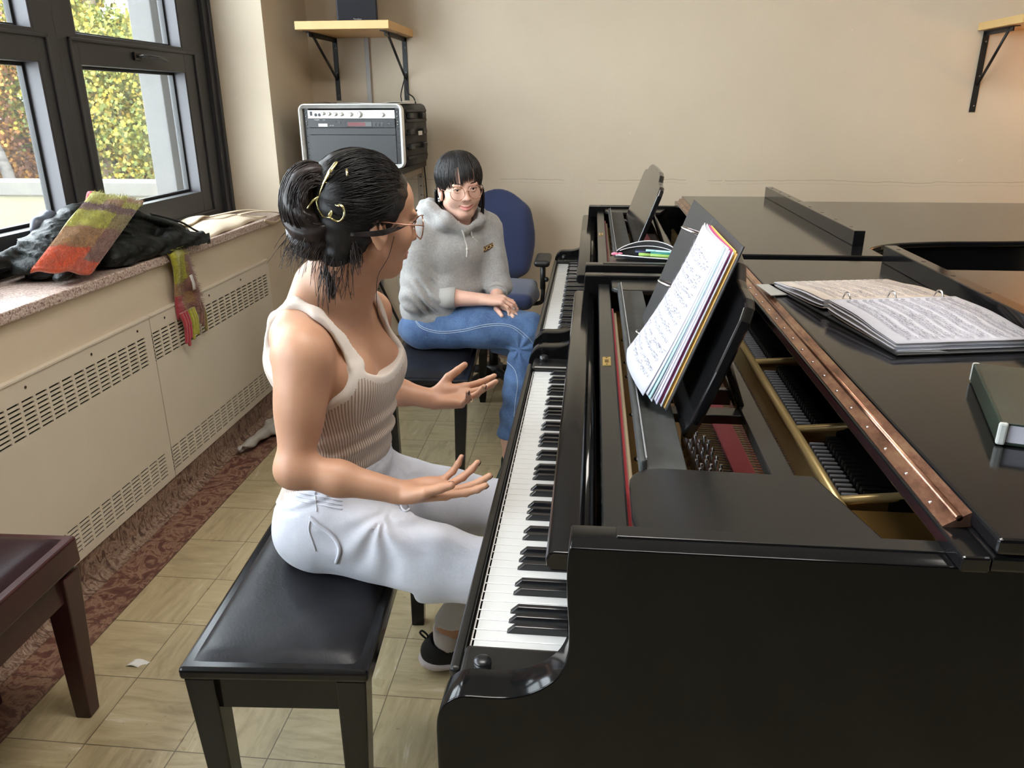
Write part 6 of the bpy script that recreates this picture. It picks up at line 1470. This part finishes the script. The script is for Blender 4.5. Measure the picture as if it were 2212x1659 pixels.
# jeans
def jeans(F):
    F.ell(U(.0,0,.0), (.135,.175,.085), .03, R=RU); F.ell(U(-.03,-.06,-.03), (.105,.10,.065), .03, R=RU)
    F.chain([U(.03,-.075,.0), (-.43,2.93,.615), K2], [.092,.086,.075], .03); F.chain([U(.03,.08,-.02), (-.40,3.05,.555), K3], [.085,.075,.068], .02)
    F.chain([K2+np.array((.0,0,-.02)), K2*.5+A2*.5, A2+np.array((0,0,.02))], [.068,.062,.053], .02); F.chain([K3, A3+np.array((0,0,.05))], [.062,.055], .02)
    F.rbox((-.60,3.1,.395), (.20,.7,.117), .004, .012, 's')
    def fold(P):
        x, y, z = P[...,0], P[...,1], P[...,2]; r = np.sqrt((x-K2[0]+.03)**2+(z-K2[2]+.06)**2)
        return .0055*np.sin(np.arctan2(z-K2[2]+.06, x-K2[0]+.03)*8+y*10)*np.exp(-(r/.075)**2)*np.minimum(r/.02, 1) + .002*np.sin(x*40+z*70+2*np.sin(y*22)) + .003*np.sin(z*75+x*30)*np.exp(-((z-.33)/.16)**2)
    F.add(fold, (-1,2.5,.1), (0,3.4,.8), .001, 'd'); F.add(lambda P: A2[2]+.02-P[...,2]+.0*P[...,0], (-1,2.5,.1), (0,3.4,.8), .005, 'i')
    return F
FJ = jeans(Field()); v, f = FJ.mesh((-.82,2.72,.14), (-.10,3.24,.74), .0060); v = smooth_verts(v, f, 1); jn = fast_obj('jeans', v, f, DENIM, p2)
seam([(897,690),(912,706),(950,716),(1000,712),(1050,701),(1090,700),(1115,708),(1140,728),(1150,740)], .0012, 'stitching', STITCH, jn, FJ); seam([(897,694),(912,710),(950,720),(1000,716),(1050,705),(1090,704),(1112,711),(1135,731)], .0010, 'stitching', STITCH, jn, FJ)
seam([(1078,768),(1095,782),(1112,800),(1118,830),(1113,870),(1110,900)], .0011, 'stitching', STITCH, jn, FJ)
# shoe (teal) : ankle bare
SHOEB_ = SHOEB; SHOEB = mat('teal_sneaker', (30,62,64), .7, bump=.3, bscale=500); shoe((A2[0]+.0, A2[1]-.01), math.radians(-100), p2, .0, False); shoe((A3[0], A3[1]), math.radians(-60), p2, .0, False); SHOEB = SHOEB_
glasses(p2, H2, .0265, ROSE, x=.106, z=-.007, dx=.0345)
for z in (-.038, -.047): b = MB(); b.ball(Vector(H2(-.002,-.084,z)), .0045, 1, .7, 1); b.build('earring', SILV, p2)
# hair: cap + curtain bangs
FC = Field(); FC.ell(H2(-.018,0,.036), (.103,.089,.097), .01, R=H2.R); FC.ell(H2(-.045,0,-.035), (.055,.076,.075), .03, R=H2.R)
FC.ell(H2(.085,0,-.035), (.080,.075,.100), .012, 's', H2.R); FC.ell(H2(.030,-.06,-.075), (.050,.06,.065), .012, 's', H2.R); FC.ell(H2(.040,.06,-.085), (.050,.06,.055), .012, 's', H2.R); FC.ell(H2(.012,-.092,-.008),(.026,.020,.032),.008,'s',H2.R); FC.cone(H2(-.02,0,-.18), H2(-.02,0,-.115), .10, .06, .012, 's')
v, f = FC.mesh((-.66,2.84,1.02), (-.34,3.14,1.31), .0038); fast_obj('hair', v, f, HAIR, p2)
r = random.Random(21); b = MB(); sp_ = []
for i in range(430):
    s = -1 if i % 2 else 1; t = r.random()
    a = (.10-.35*r.random(), s*r.uniform(.0,.05), 1.0)
    if t < .62:      # bangs to brow level, parted
        ph = r.uniform(.0, 1.0)**1.15; e = (math.cos(ph*1.05), s*math.sin(ph*1.05), -.10-.28*ph+r.uniform(-.07,.06)); tail = []
        e = (e[0], e[1], (-.02+r.uniform(-.08,.10)) if s > 0 and ph < .30 else e[2])
        q = 1.0/np.sqrt(((np.array(e)/np.linalg.norm(e)/np.array((.103,.089,.097)))**2).sum()); 
        sp_.append((a, e, .006, tail, r.uniform(.0008,.0016)))
    else:
        ph = r.uniform(1.05, 2.6); e = (math.cos(ph), s*math.sin(ph), r.uniform(-.75,-.25)); sp_.append((a, e, .005, [], r.uniform(.0009,.0018)))
locks(b, H2, (-.010,0,.036), (.1085,.088,.094), sp_, n=14)
for s, y in ((-1,-.080), (1,.082)):
    for i in range(14):
        q = r.uniform(-.008,.008); x0 = r.uniform(-.055,-.02) if s < 0 else r.uniform(-.03,.03)
        b.tube(bez([H2(x0,y+q,-.01), H2(x0-.004,y*1.02+q,-.055), H2(x0+.004,y*.9+q,-.095-r.random()*.025)], 4), [.0024]*4+[.0020]*4+[.0004], 5)
b.build('hair_locks', HAIR, p2)['kind'] = 'stuff'
